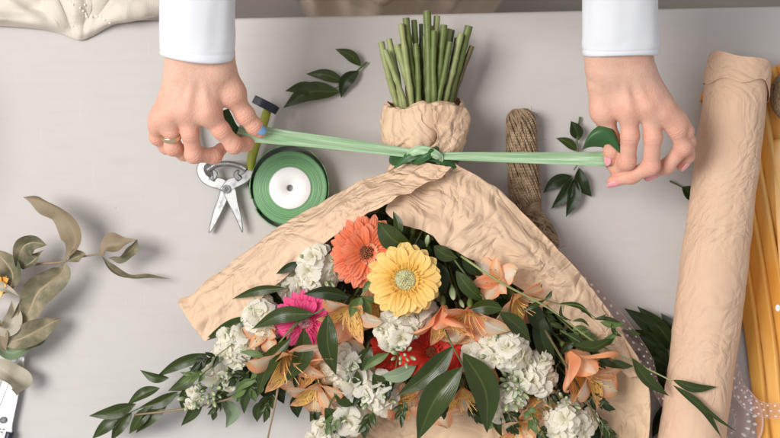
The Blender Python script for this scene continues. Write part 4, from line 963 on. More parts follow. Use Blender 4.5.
sprig('leaf_sprig', 'pair of long broad glossy leaves below the scarlet flower', G_, [(440, 320, .09), (452, 345, .10), (463, 366, .104)],
 [(462, 367, 417, 441, 27, .106, .080, .07, -.15, 'leaf'), (463, 353, 487, 433, 27, .106, .082, -.13, .15, 'leaf'), (454, 346, 397, 396, 20, .100, .086, -.06, .1, 'leaf')], seed=6)
sprig('leaf_sprig', 'dark leaves around the green bud right of the yellow daisy', G_, [(440, 240, .09), (462, 270, .098), (490, 305, .104), (520, 330, .09)],
 [(437, 261, 446, 295, 21, .098, .092, .08, .1, 'leaf_dark'), (434, 246, 458, 258, 14, .1, .096, .1, .1, 'leaf'), (456, 271, 487, 303, 14, .106, .10, .06, -.1), (503, 309, 467, 310, 14, .108, .104, .08, .1), (500, 312, 531, 342, 15, .108, .09, -.05, .1), (462, 258, 484, 276, 9, .1, .09, .1, 0, 'leaf_dark')], seed=7)
sprig('leaf_sprig', 'broad dark leaf between the coral daisy and the paper', G_, [(424, 228, .085), (414, 246, .098)], [(378, 222, 417, 250, 21, .112, .104, .12, -.2, 'leaf'), (398, 238, 393, 211, 9, .112, .112, .1, 0, 'leaf'), (432, 262, 412, 236, 14, .09, .09, 0, 0, 'leaf_dark'), (388, 215, 380, 198, 12, .085, .09, 0, 0, 'leaf_dark')], seed=8)
sprig('leaf_sprig', 'small light green leaves on a bud between the coral and yellow daisies', G_, [(381, 268, .104), (370, 284, .11), (361, 296, .112)],
 [(372, 280, 362, 292, 6, .114, .112, 0, 0, 'leaf_light'), (361, 297, 350, 318, 9, .114, .104, .08, 0, 'leaf_light'), (361, 297, 369, 321, 9, .114, .104, -.08, 0, 'leaf_light'), (361, 297, 378, 302, 6, .113, .108, 0, 0, 'leaf_light'), (361, 297, 356, 312, 7, .117, .112, 0, 0, 'leaf_light')], sm='stem_light', seed=9)
v = sprig('leaf_sprig', 'long thin vine with narrow leaves trailing right across the paper roll', G_, [(461, 256, .105), (500, 282, .112), (550, 309, .10), (593, 341, .082), (632, 361, .074), (672, 381, .080)],
 [(673, 380, 717, 387, 9, .080, .078, .10, .1), (673, 385, 722, 438, 8, .080, .076, -.08, .3), (690, 393, 737, 432, 4, .079, .076, .04, 0), (632, 358, 669, 396, 12, .076, .07, .08, .3), (600, 322, 625, 323, 6, .084, .084, .1, 0, 'leaf_light'), (600, 346, 618, 331, 8, .084, .084, .05, 0, 'leaf_light'),
  (571, 345, 616, 336, 13, .092, .084, .14, .8), (588, 346, 624, 369, 9, .086, .076, .1, .5), (560, 303, 594, 320, 5, .094, .088, -.15, .2), (593, 319, 624, 325, 4, .088, .082, -.1, 0), (545, 300, 521, 312, 5, .1, .098, 0, 0)], sm='stem_light', seed=10, sr=1.1)
sprig('leaf_sprig', 'dark leaves spreading between the left white stock and the green stock tip', G_, [(280, 350, .05), (250, 372, .05), (215, 398, .045)], [(262, 362, 236, 380, 11, .055, .045, .1, .1), (250, 372, 222, 374, 10, .055, .048, .1, .1), (240, 380, 214, 404, 11, .05, .04, .1, .1), (232, 386, 206, 384, 9, .052, .046, .1, .2), (270, 372, 262, 396, 12, .05, .042, .1, .2, 'leaf_dark'), (280, 380, 284, 404, 12, .05, .04, .1, .2, 'leaf_dark'), (258, 380, 272, 402, 11, .05, .04, 0, .2, 'leaf_dark'), (225, 392, 214, 416, 9, .045, .036, .1, .1), (246, 350, 218, 352, 10, .055, .05, .1, .1, 'leaf_dark'), (240, 345, 212, 364, 10, .05, .045, .1, .1, 'leaf_dark'), (300, 392, 298, 418, 13, .05, .04, .1, .1, 'leaf_dark'), (316, 396, 310, 422, 12, .048, .04, -.1, .1)], seed=64)
sprig('leaf_sprig', 'thin curling tendril with tiny leaves looping over the right paper flap', G_, [(532, 296, .10), (560, 304, .098), (580, 306, .094), (596, 318, .09), (612, 322, .086), (628, 330, .082)],
 [(561, 304, 572, 321, 3.5, .098, .092, .3, .4, 'leaf'), (572, 321, 590, 327, 3.5, .092, .09, -.2, .4, 'leaf'), (580, 306, 588, 313, 4, .094, .09, .1, .3), (596, 318, 606, 314, 4, .09, .09, .2, .3), (612, 322, 622, 337, 5, .086, .082, .2, .4), (628, 330, 641, 334, 5, .082, .08, .1, .2), (545, 300, 552, 290, 4, .1, .1, .1, 0)], sm='stem', sr=.55, seed=61)
sprig('leaf_sprig', 'narrow twisted leaves lying along the right paper flap near the salmon lily', G_, [(560, 330, .09), (585, 345, .088), (612, 360, .082)], [(585, 345, 612, 356, 10, .088, .082, .2, .9), (566, 333, 584, 352, 9, .09, .084, -.1, .5), (612, 360, 634, 366, 8, .082, .078, .1, .6), (576, 340, 560, 356, 9, .088, .08, .1, .3, 'leaf_dark')], seed=62)
sprig('leaf_sprig', 'dark pointed leaf hanging between the right white stock and the salmon lily', G_, [(520, 290, .07), (540, 318, .08)], [(538, 310, 556, 372, 18, .082, .07, .06, .1, 'leaf_dark'), (530, 300, 548, 336, 16, .084, .076, .06, .2, 'leaf_dark'), (520, 290, 540, 300, 14, .075, .075, .06, .1, 'leaf_dark')], seed=63)
sprig('leaf_sprig', 'small leaf tuft at the bottom edge below the budded stock', G_, [(495, 395, .07), (503, 425, .062)], [(498, 408, 502, 437, 9, .07, .058, .1, 0), (503, 412, 515, 436, 8, .07, .058, -.1, 0), (501, 415, 488, 430, 7, .066, .058, 0, 0, 'leaf_light'), (545, 416, 556, 436, 8, .06, .05, 0, 0)], seed=11)
for i, (a, b) in enumerate((((283, 345), (267, 442)), ((545, 330), (612, 450)), ((527, 345), (560, 430)))):
    lb = ('bare brown stalk crossing straight down over the white table at the lower left', 'thin bare brown stalk slanting over the lower right white stock', 'shorter bare stalk left of the slanting one at the lower right')[i]
    th = thing('bare_stalk', P(*a, .09), lb, 'stalk', 'bare stalks in the bouquet'); z0 = (.09, .088, .084)[i]
    V, F, U = tube([P(a[0], a[1], z0), P((a[0]+b[0])/2 + 2, (a[1]+b[1])/2, z0 - .005), P(*b, z0 - .025)], [1.3*mm, 0.9*mm], 20, 7); obj('stalk', V, F, M['twig' if i == 0 else 'stem_olive'], th, uv=U)
th = thing('bare_stalk', P(236, 397, .05), 'pale thin twig lying nearly level across the left sprig', 'stalk', 'bare stalks in the bouquet')
V, F, U = tube([P(262, 388, .055), P(236, 397, .05), P(190, 408, .047), P(134, 415, .045)], [1.3*mm, 0.9*mm], 24, 7); obj('stalk', V, F, M['twig'], th, uv=U)
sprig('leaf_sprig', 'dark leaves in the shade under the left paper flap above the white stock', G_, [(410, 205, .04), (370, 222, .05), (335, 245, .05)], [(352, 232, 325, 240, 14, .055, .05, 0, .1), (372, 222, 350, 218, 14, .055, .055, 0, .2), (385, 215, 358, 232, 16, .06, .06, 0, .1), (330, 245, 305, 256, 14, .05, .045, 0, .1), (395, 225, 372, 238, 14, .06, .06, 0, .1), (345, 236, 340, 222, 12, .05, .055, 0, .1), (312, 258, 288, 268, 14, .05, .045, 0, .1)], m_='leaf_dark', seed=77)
# deep foliage filling the gaps, mostly in shade
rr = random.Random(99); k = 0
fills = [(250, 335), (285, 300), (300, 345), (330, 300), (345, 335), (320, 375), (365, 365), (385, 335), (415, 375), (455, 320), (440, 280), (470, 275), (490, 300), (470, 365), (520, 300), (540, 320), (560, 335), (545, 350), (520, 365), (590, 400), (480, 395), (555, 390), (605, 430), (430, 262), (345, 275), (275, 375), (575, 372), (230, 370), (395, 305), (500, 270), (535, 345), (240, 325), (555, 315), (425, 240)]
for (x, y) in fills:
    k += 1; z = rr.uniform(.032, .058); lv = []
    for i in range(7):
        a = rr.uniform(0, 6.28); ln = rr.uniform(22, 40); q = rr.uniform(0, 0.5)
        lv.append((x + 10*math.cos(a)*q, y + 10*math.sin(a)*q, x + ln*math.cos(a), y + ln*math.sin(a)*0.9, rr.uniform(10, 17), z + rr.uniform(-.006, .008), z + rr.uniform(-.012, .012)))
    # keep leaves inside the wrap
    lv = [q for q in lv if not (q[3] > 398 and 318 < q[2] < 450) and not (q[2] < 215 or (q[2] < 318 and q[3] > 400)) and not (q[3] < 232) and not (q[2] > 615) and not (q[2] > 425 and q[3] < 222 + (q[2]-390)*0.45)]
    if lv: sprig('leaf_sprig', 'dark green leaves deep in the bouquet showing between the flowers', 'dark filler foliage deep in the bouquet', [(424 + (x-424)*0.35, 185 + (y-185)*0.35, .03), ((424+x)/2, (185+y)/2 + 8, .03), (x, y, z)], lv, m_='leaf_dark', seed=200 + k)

small = [(205, 372), (225, 395), (248, 372), (272, 395), (322, 398), (340, 412), (362, 382), (372, 412), (395, 372), (404, 402), (425, 378), (446, 392), (470, 402), (487, 372), (508, 412), (528, 408), (548, 380), (586, 352), (590, 396), (600, 420), (572, 330), (540, 310), (388, 312), (352, 328), (300, 362), (262, 385), (218, 355), (540, 428)]
for i, (x, y) in enumerate(small):
    z = rr.uniform(.062, .078); lv = []; base = math.atan2(y - 200, x - 424) + rr.uniform(-.4, .4); L0 = rr.uniform(22, 32)
    if y > 390 and x < 340: z -= .022
    ex, ey = x + L0*math.cos(base)*.6, y + L0*math.sin(base)*.6
    for q in range(7):
        f = q/6; a = base + (0.75 if q % 2 else -0.75)*(1 - f*0.6) + rr.uniform(-.2, .2); ln = rr.uniform(9, 16)
        bx, by = x + (ex-x)*f, y + (ey-y)*f; lv.append((bx, by, bx + ln*math.cos(a), by + ln*math.sin(a), rr.uniform(3.6, 6.5), z + .004*f, z + rr.uniform(-.003, .006)))
    sprig('leaf_sprig', 'fine small leaved green twig tucked between the blooms', 'fine leafy twigs between the blooms', [(424 + (x-424)*0.5, 190 + (y-190)*0.5, .035), (x, y, z), (ex, ey, z + .004)], lv, m_=('leaf_light' if i % 5 == 0 else 'leaf' if i % 2 else 'leaf_dark'), sm='stem', sr=.6, seed=400 + i)

# ------------------------------------------------------------------ cut stems above the neck
stems = [(397, 45, 414, 5.0, 'stem_light', .050), (389, 39, 402, 4.0, 'stem_light', .044), (381, 42, 397, 4.4, 'stem_light', .040), (402, 33, 409, 3.0, 'stem_olive', .042), (406, 18, 417, 4.6, 'stem', .052), (414, 20, 421, 3.8, 'stem', .044),
         (427, 11, 429, 5.0, 'stem', .060), (437, 16, 434, 4.4, 'stem_light', .052), (444, 25, 437, 4.6, 'stem', .058), (449, 29, 441, 4.4, 'stem_light', .048), (457, 38, 446, 3.2, 'stem_olive', .038), (469, 26, 448, 5.0, 'stem', .050),
         (421, 24, 424, 3.0, 'stem_dark', .036), (462, 52, 451, 4.0, 'stem_dark', .032), (394, 76, 404, 3.2, 'stem_dark', .034), (431, 26, 431, 3.4, 'stem_olive', .036), (409, 34, 413, 3.2, 'stem_dark', .034), (453, 30, 440, 2.8, 'stem_dark', .034), (466, 57, 450, 3.6, 'stem_dark', .028), (416, 44, 419, 3.6, 'stem', .058), (440, 40, 432, 3.4, 'stem_dark', .044)]
names = ['thick pale green cut stem, the tallest of the three at the left of the bundle', 'pale green cut stem, second from the left of the bundle', 'pale green cut stem, leftmost of the bundle', 'thin brownish stem between the pale left stems', 'green cut stem left of the middle leaning slightly left', 'darker green stem just right of the left leaning one',
         'longest cut stem, standing up in the middle of the bundle', 'light green stem right of the longest one', 'green stem, second to the right of the longest', 'light green stem, third to the right of the longest', 'thin brown stem left of the rightmost cut stem', 'rightmost long green stem leaning to the right',
         'thin dark stem in shade behind the longest one', 'short dark stem low behind the rightmost one', 'short dark green stem low at the left of the neck', 'thin olive stem right beside the longest one', 'thin dark stem in shade at the left middle', 'thin dark stem in shade at the right middle', 'shortest dark stem at the right edge of the neck', 'green stem rising in front left of the longest one', 'dark stem between the light ones right of the middle']
stems += [(385, 50, 405, 3.4, 'stem_light', .054), (401, 24, 412, 3.8, 'stem_light', .058), (434, 31, 434, 3.6, 'stem', .064), (461, 34, 444, 3.8, 'stem_light', .056), (450, 42, 438, 3.4, 'stem', .062), (472, 46, 452, 3.4, 'stem_olive', .044), (425, 36, 426, 3.2, 'stem_light', .040)]
names += ['short pale stem in front of the leftmost ones', 'light stem just right of the thin brownish one at the left', 'green stem crossing in front right of the longest one', 'light green stem touching the rightmost long one', 'green stem in front of the middle right ones', 'thin olive stem behind the rightmost long one', 'pale thin stem seen in the gap left of the longest one']
for (x, y, xb, w_, mt, z), lb in zip(stems, names):
    r = random.Random(int(x*7)); top = P(x, y, z + 0.004); th = thing('cut_stem', top, lb, 'stem', 'cut stem ends fanned out above the paper')
    n = 40; c = spline([P(x, y, z + 0.004), P(x + (xb-x)*0.5 + r.uniform(-1, 1), (y+104)/2, z + 0.001), P(xb, 106, z - 0.004), P(424 + (xb-424)*0.6, 165, 0.045)], n)
    rad = np.full(n, w_*0.74*mm); 
    for nd in (r.uniform(5, 9), r.uniform(13, 17), r.uniform(21, 25)): rad *= 1 + 0.16*np.exp(-((np.arange(n)-nd)/0.8)**2)
    rad *= 1 + 0.06*np.sin(np.arange(n)*0.6 + r.random()*6)
    V, F, U = tube(c, rad, seg=10, caps=False, smooth_path=False); obj('stalk', V, F, M[mt], th, uv=U)
    t = norm(c[0] - c[1]); s = norm(np.cross(t, (0, 0, 1))); u = np.cross(s, t); sl = r.uniform(-.5, .9)
    V = [c[0] + t*0.0004]; 
    for rg in (0.6, 1.03):
        for i in range(10): a = i/10*6.283; V.append(c[0] + (s*math.cos(a) + u*math.sin(a))*rad[0]*rg + t*(0.0004 if rg < 1 else -0.0004))
    F = [(0, 1+i, 1+(i+1) % 10) for i in range(10)] + [(1+i, 11+i, 11+(i+1) % 10, 1+(i+1) % 10) for i in range(10)]
    obj('cut_end', V, F, M['cut'], th)
# a few leaf scars / thorns of side shoots
# ------------------------------------------------------------------ loose sprigs on the table
sprig('leaf_sprig', 'small green sprig of five leaves lying between the left hand and the stems', 'loose green sprigs on the table', [(367, 62, .004), (356, 72, .006), (342, 84, .006), (330, 92, .004)],
 [(361, 66, 335, 49, 11, .006, .012, .10, .3, 'leaf'), (344, 82, 306, 74, 12, .008, .008, .08, .1), (324, 94, 285, 91, 13, .006, .008, .12, .1), (340, 92, 283, 108, 19, .006, .005, .14, -.1), (359, 71, 341, 98, 13, .008, .004, .16, .1, 'leaf_dark')], seed=21)
sprig('leaf_sprig', 'green sprig lying behind the ribbon between the twine and the right hand', 'loose green sprigs on the table', [(580, 117, .003), (577, 140, .008), (579, 160, .008), (574, 170, .006)],
 [(579, 140, 571, 121, 13, .008, .010, .05, .2, 'leaf_dark'), (577, 151, 556, 138, 9, .008, .008, .1, .1), (579, 168, 592, 197, 14, .008, .006, .12, .1, 'leaf_dark'), (572, 176, 543, 193, 12, .007, .006, .10, .1, 'leaf_dark'), (573, 178, 551, 209, 13, .009, .005, -.08, .1, 'leaf_dark'), (575, 178, 566, 217, 14, .009, .006, -.08, .1, 'leaf_dark')], seed=22)
sprig('leaf_sprig', 'single small leaf on a stalk tucked against the left side of the paper roll', 'loose green sprigs on the table', [(670, 181, .005), (684, 188, .005)], [(682, 187, 699, 207, 14, .006, .004, -.1, .1, 'leaf_dark')], seed=23)
sprig('leaf_sprig', 'dark sprig of pointed leaves lying between the bouquet and the paper roll', 'loose green sprigs on the table', [(690, 440, .006), (680, 390, .010), (668, 355, .010), (655, 330, .008)],
 [(671, 350, 624, 308, 17, .010, .012, .06, .1), (676, 352, 637, 306, 16, .014, .014, .05, .1), (680, 345, 661, 313, 14, .012, .010, .05, .1), (668, 360, 622, 330, 18, .010, .010, .1, .1), (676, 372, 634, 352, 22, .010, .006, .06, .1), (680, 390, 640, 372, 20, .008, .006, .06, 0), (676, 400, 652, 438, 17, .008, .005, .05, .1), (684, 420, 663, 455, 17, .008, .005, -.05, .1)], m_='leaf_dark', seed=24)

# ------------------------------------------------------------------ dried branch at the left
d = thing('dried_eucalyptus_branch', P(-5, 285, 0.0060), 'dried grey green branch with curled leaves at the left edge of the table', 'dried branch')
V, F, U = tube([P(-20, 300, 0.0060), P(5, 268, 0.0184), P(40, 264, 0.0258), (*P(62, 262, 0.0296),), P(86, 256, 0.0308), P(104, 254, 0.0320)], [2.0*mm, 1.1*mm, 0.8*mm], 30, 8); obj('stem', V, F, M['twig'], d, uv=U)
for pts, wd, mt, rl, cu in (
 ([(65, 261, 0.0308), (74, 240, 0.0370), (60, 215, 0.0420), (42, 203, 0.0407), (23, 197, 0.0358)], 25, 'dry_tan', 0.35, 0.4),
 ([(17, 270, 0.0258), (22, 250, 0.0358), (32, 243, 0.0382), (47, 245, 0.0345)], 20, 'dry', -0.7, 0.8),
 ([(20, 268, 0.0258), (30, 262, 0.0308), (44, 250, 0.0333)], 13, 'dry', 0.3, 0.3),
 ([(65, 263, 0.0308), (60, 275, 0.0358), (38, 292, 0.0358), (28, 312, 0.0308), (18, 326, 0.0246)], 29, 'dry', 0.35, -0.5),
 ([(68, 261, 0.0314), (77, 256, 0.0339), (86, 254, 0.0320)], 13, 'dry', 0.3, 0.2),
 ([(100, 255, 0.0320), (106, 246, 0.0370), (120, 243, 0.0395), (137, 240, 0.0395)], 19, 'dry_tan', 0.4, 0.3),
 ([(137, 239, 0.0389), (132, 250, 0.0358), (121, 258, 0.0320), (108, 258, 0.0296)], 12, 'dry', 0.5, 0.4),
 ([(102, 256, 0.0320), (112, 268, 0.0296), (130, 277, 0.0246), (150, 277, 0.0184), (174, 279, 0.0153)], 9, 'dry', 0.4, 1.2),
 ([(0, 345, 0.0246), (22, 338, 0.0296), (42, 328, 0.0271), (61, 318, 0.0215)], 24, 'dry', 0.2, -0.4),
 ([(52, 300, 0.0246), (30, 300, 0.0271), (16, 318, 0.0234), (8, 345, 0.0184)], 15, 'dry_tan', 0.9, -0.3),
 ([(-14, 362, 0.0234), (8, 372, 0.0283), (19, 384, 0.0246), (17, 396, 0.0184)], 26, 'dry_pale', 0.3, 0.9),
 ([(-8, 250, 0.0258), (4, 262, 0.0308), (12, 275, 0.0283), (10, 292, 0.0246)], 24, 'dry', -0.2, 0.4),
 ([(-12, 285, 0.0308), (2, 287, 0.0345), (19, 296, 0.0308)], 9, 'dry_pale', 0.2, 0.3),
 ([(-12, 322, 0.0308), (6, 330, 0.0333), (14, 316, 0.0308), (12, 300, 0.0271)], 18, 'dry_pale', -0.6, 0.5),
 ([(-10, 340, 0.0234), (10, 352, 0.0246), (34, 343, 0.0221), (46, 340, 0.0184)], 18, 'leaf_grey', 0.4, 0.2),
 ([(-20, 310, 0.0246), (-5, 330, 0.0308), (6, 352, 0.0271)], 20, 'dry_tan', 0.3, 0.2)):
    leaf_path(d, pts, wd, mt, roll=rl, curl=cu, fold=0.3, wave=0.38, nx=44, ny=13, peak=0.5)
th = thing('dried_orange_flower', P(-4, 285, .02), 'orange dried flower cut by the left edge of the picture behind the dried leaves', 'dried flower')
mb = MB()
for i in range(14):
    V, F, U = petal_v(0.016, 0.010, 8, 6, 'obov', 0.8, 0.2, 0.1, seed=i); mb.add(xf(V, Matrix.Translation(P(-3, 284, .024)) @ Matrix.Rotation(i*2.4, 4, 'Z') @ Matrix.Rotation(-0.3 - 0.05*i, 4, 'Y')), F, U)
mb.build('petals', M['yellow_paper'], th)
V, F, U = tube([P(-3, 284, .024), P(-30, 300, .02)], [1.5*mm], 8, 7); obj('stem', V, F, M['twig'], th, uv=U)

# ------------------------------------------------------------------ ribbon roll
roll = thing('ribbon_roll', P(290, 188, 0), 'flat roll of green satin ribbon with a white card disc', 'ribbon roll')
def ring_profile(cx, cy, prof, n=96, off=None):
    V = []
    for i in range(n):
        a = i/n*2*math.pi
        for (r_, z) in prof:
            o = off(a) if off else 0; k = K(z); c = P(cx, cy, z); V.append((c.x + (r_+o)*mm*math.cos(a), c.y + (r_+o)*mm*math.sin(a), z))
    m = len(prof); F = [(i*m+j, ((i+1) % n)*m+j, ((i+1) % n)*m+j+1, i*m+j+1) for i in range(n) for j in range(m-1)]
    U = [((prof[j][0] - 18)/20, i/n) for i in range(n) for j in range(m)]
    return V, F, U
zt = .022
prof = [(35.5, .001), (36.6, .004), (36.6, zt-.002), (36.0, zt)]
nr = 22
for i in range(1, nr):
    r_ = 36 - (36-19)*i/nr; prof.append((r_, zt + (0.0007 if i % 2 else -0.0005) + 0.0003*math.sin(i*2.1)))
prof += [(19, zt-.001), (19, .003)]
V, F, U = ring_profile(290, 188, prof); obj('wound_ribbon', V, F, M['ribbon_roll'], roll, uv=U)
V, F, U = ring_profile(290, 188, [(20.6, zt+.0002), (20.6, zt+.0014), (20.2, zt+.0018), (3.6, zt+.0018), (3.2, zt+.001), (3.2, .004), (20, .003)]); obj('card_disc', V, F, M['label'], roll, uv=U)
V, F, U = ring_profile(290, 188, [(3.3, .0175), (0.01, .0175)]); obj('core', V, F, M['core'], roll, uv=U)
V = []; n = 120
for i in range(n):                                   # the loose outer turn, sagging outwards at the bottom
    a = R(-150) + i/(n-1)*R(345); o = 1.0 + 3.4*max(0, math.sin(a*0.98 - 0.2))**1.2*(1) + 2.2*max(0, -math.sin(a+.2))
    for j in range(4):
        z = .0005 + .0225*j/3; c = P(290, 188, z); q = 37.2 + o + (1-j/3)*1.6; V.append((c.x + q*mm*math.cos(a), c.y + q*mm*math.sin(a), z))
obj('loose_turn', V, grid_faces(n, 4), M['ribbon_roll'], roll, uv=grid_uv(n, 4), solid=0.4*mm)
V, F, U = strip([(262, 214, .012), (255, 202, .013), (254, 190, .013), (258, 180, .012), (266, 170, .010)], [6, 8, 9, 9, 7], [(-.9, 0, .5)]*3, n=40); obj('loose_tail', V, F, M['ribbon_shaded'], roll, uv=U, solid=0.3*mm)
V, F, U = strip([(272, 166, .006), (261, 176, .010), (249, 187, .004)], [10, 10, 8], (-.3, .3, 1), n=30); obj('loose_tail', V, F, M['ribbon_shaded'], roll, uv=U, solid=0.3*mm)

# ------------------------------------------------------------------ secateurs
sec = thing('secateurs', P(226, 189, 0.008), 'open chrome pruning shears with olive yellow handles under the left hand', 'secateurs')
def plate(pts, z0, z1, bev=0.0007):
    """closed outline in px -> bevelled plate"""
    n = len(pts); pc = np.mean(pts, axis=0); V = []; F = []
    prof = [(0.0, z0), (0.0, z1-bev), (bev/mm, z1)]
    for ins, z in prof:
        for i, p in enumerate(pts):
            d = np.array(p) - np.array(pts[i-1]); e = np.array(pts[(i+1) % n]) - np.array(p); nn = norm(np.array([-(d+e)[1], (d+e)[0]]))
            s = 1 if np.cross(d, e) >= 0 or True else -1
            V.append(P(p[0] + nn[0]*ins*orient, p[1] + nn[1]*ins*orient, z))
    for k_ in range(2):
        for i in range(n): F.append((k_*n+i, k_*n+(i+1) % n, (k_+1)*n+(i+1) % n, (k_+1)*n+i))
    F.append(tuple(range(2*n, 3*n))); F.append(tuple(range(n))[::-1]); return V, F
def outline(pts, n=60):
    q = spline([(*p, 0) for p in list(pts) + [pts[0]]], n+1)[:-1, :2]; return [tuple(v) for v in q]
def poly_obj(name, pts, z0, z1, mt, par, sm=60, bev=0.0008):
    global orient
    o_ = outline(pts, sm) if sm else pts
    A = sum(o_[i-1][0]*o_[i][1] - o_[i][0]*o_[i-1][1] for i in range(len(o_))); orient = 1 if A > 0 else -1
    V, F = plate(o_, z0, z1, bev); return obj(name, V, F, mt, par, smooth=False)
orient = 1
poly_obj('blade', [(221, 182), (228, 180), (232, 186), (229, 196), (222, 212), (213, 229), (209, 233), (209, 228), (213, 212), (218, 198), (220, 190)], .006, .0095, M['steel'], sec)
poly_obj('blade', [(229, 182), (224, 184), (223, 192), (228, 203), (236, 219), (241.5, 232), (243, 230), (241, 214), (238, 202), (236, 190), (233, 184)], .010, .013, M['steel'], sec)
def bar(name, pts, wds, z0, z1, mt, par):
    c = spline([(*p_, 0) for p_ in pts], 26)[:, :2]; d = norm(np.gradient(c, axis=0)); nn = np.stack([-d[:, 1], d[:, 0]], 1); w_ = np.interp(np.linspace(0, 1, 26), np.linspace(0, 1, len(wds)), wds)[:, None]/2
    o_ = list(map(tuple, c + nn*w_)) + list(map(tuple, (c - nn*w_)[::-1])); return poly_obj(name, o_, z0, z1, mt, par, sm=0)
bar('blade_base', [(230, 192), (221, 184), (212, 182.5), (204, 178), (200.5, 170), (203, 163), (209, 160)], [9, 12, 9.5, 8.5, 8, 7, 5], .0082, .0125, M['steel'], sec)
bar('blade_base', [(223, 192), (231, 184), (239, 181), (246, 177), (250.5, 170), (251.5, 162)], [9, 12, 10, 9, 8.5, 7.5], .0092, .0135, M['steel'], sec)
bar('spring_stop', [(211, 180), (215, 174), (211, 169)], [6, 5.5, 3], .0125, .0145, M['steel_dark'], sec)
bar('spring_stop', [(240, 180), (236, 174.5), (239, 170)], [6, 5.5, 3], .0135, .0150, M['steel_dark'], sec)
V, F, U = tube([P(226, 189, .006), P(226, 189, .0165)], [4.4*mm, 4.4*mm, 4.0*mm], 6, 24); obj('pivot_bolt', V, F, M['steel'], sec, uv=U, smooth=False)
V, F, U = tube([P(226, 189, .016), P(226, 189, .0178)], [2.2*mm, 1.8*mm], 6, 16); obj('pivot_bolt', V, F, M['steel_dark'], sec, uv=U, smooth=False)
cc = spline([P(208, 170, .014), P(216, 165, .015), P(228, 163.5, .015), (*P(240, 166, .015),), P(246, 169, .014)], 500); t_, s_, n_ = frames(cc)
hel = [cc[i] + (s_[i]*math.cos(i*0.50*1.0) + n_[i]*math.sin(i*0.50))*2.6*mm for i in range(500)]
V, F, U = tube(hel, [0.55*mm], seg=5, smooth_path=False); obj('spring', V, F, M['steel'], sec, uv=U)
V, F, U = tube([P(200, 158, .014), P(196, 150, .014), P(192, 138, .016), P(190, 124, .016), P(190, 110, .015), P(192, 98, .014)], [4*mm, 4.5*mm, 5*mm, 5*mm, 4*mm], 30, 14); V[:, 2] = .013 + (V[:, 2]-.013)*0.7; obj('handle', V, F, M['grip'], sec, uv=U)
V, F, U = tube([P(250.5, 170, .012), P(251.5, 160, .014), P(255, 146, .016), P(261, 130, .016), P(266, 115, .015), P(269, 105, .014)], [4*mm, 4.6*mm, 5*mm, 5*mm, 4.5*mm, 3.6*mm], 40, 14); obj('handle', V, F, M['grip'], sec, uv=U)
V, F, U = strip([(254, 99, .018), (262, 103, .021), (272, 108, .020), (277, 111, .016)], [8, 8.5, 8.5, 8], (0, 0, 1), n=30); obj('locking_strap', V, F, M['navy'], sec, uv=U, solid=2*mm)

# ------------------------------------------------------------------ hank of twine
tw = thing('twine_hank', P(525, 180, 0), 'twisted hank of brown jute twine lying right of the stems', 'twine')
axp = spline([(520, 110, .016), (521, 125, .017), (522, 150, .017), (524, 180, .016), (527, 204, .015), (533, 222, .016), (541, 242, .016), (546, 258, .012)], 120)
rad_s = [0, .05, .12, .3, .45, .58, .64, .72, .82, .92, 1]; rad_v = [7, 12.5, 14, 15, 15, 13, 10.5, 13.5, 16, 15, 8]
axw = np.array([list(P(*q)) for q in axp]); t_, s_, n_ = frames(axw); mb = MB(); r = random.Random(5)
V = []
core_r = np.interp(np.linspace(0, 1, 120), rad_s, rad_v)*mm*0.86
for i in range(120):
    for j in range(20):
        a = j/20*6.283; V.append(axw[i] + s_[i]*math.cos(a)*core_r[i] + n_[i]*math.sin(a)*core_r[i]*0.85)
V = np.array(V); V[:, 2] = np.maximum(V[:, 2], .001); mb.add(V, grid_faces(120, 20, True))
for k in range(64):
    a0 = k/64*6.283 + r.gauss(0, .05); tw_ = r.choice((4.6, 5.4, 6.2, 2.0)); dr = r.uniform(0.84, 1.02); ph = r.uniform(0, 6.28); pts = []
    for i in range(0, 120, 2):
        f = i/119; rr_ = np.interp(f, rad_s, rad_v)*mm*dr*(1 + 0.04*math.sin(9*f + ph)); a = a0 + tw_*f + (2.6 if f > .62 else 0)*(f-.62)*3*(1 if k % 2 else -.6)
        q = axw[i] + s_[i]*math.cos(a)*rr_ + n_[i]*math.sin(a)*rr_*0.88; q[2] = max(q[2], .0012); pts.append(q)
    mb.add(*tube(pts, [r.uniform(0.95, 1.25)*mm], seg=6, smooth_path=False, jit=0.06))
mb.build('strands', M['twine'], tw)
mb = MB()
for k in range(16):
    f0 = 0.60 + 0.0045*k + r.gauss(0, .004) if k < 9 else r.uniform(.68, .9); tilt = r.uniform(-.03, .05) if k < 9 else r.uniform(-.12, .12); pts = []
    for i in range(33):
        a = i/32*6.283; f = min(.99, max(0, f0 + tilt*math.cos(a))); ii = int(f*119); rr_ = np.interp(f, rad_s, rad_v)*mm*1.03
        q = axw[ii] + t_[ii]*0 + s_[ii]*math.cos(a)*rr_ + n_[ii]*math.sin(a)*rr_*0.9; q[2] = max(q[2], .0012); pts.append(q)
    mb.add(*tube(spline(pts, 50), [1.2*mm], seg=6, smooth_path=False, jit=.03))
mb.build('binding_wraps', M['twine'], tw)
mb = MB()
for k in range(26):                                 # stray fibres
    f = r.random(); ii = int(f*119); a = r.uniform(0, 3.14); rr_ = np.interp(f, rad_s, rad_v)*mm; b = axw[ii] + s_[ii]*math.cos(a)*rr_ + n_[ii]*math.sin(a)*rr_*.9
    dv = s_[ii]*math.cos(a) + n_[ii]*math.sin(a)*.5 + np.array([r.gauss(0, .5), r.gauss(0, .5), 0]); mb.add(*tube([b, b + dv*.003, b + dv*.005 + np.array([r.gauss(0, .002), r.gauss(0, .002), 0])], [.15*mm], 6, 4))
mb.build('loose_fibres', M['twine'], tw)
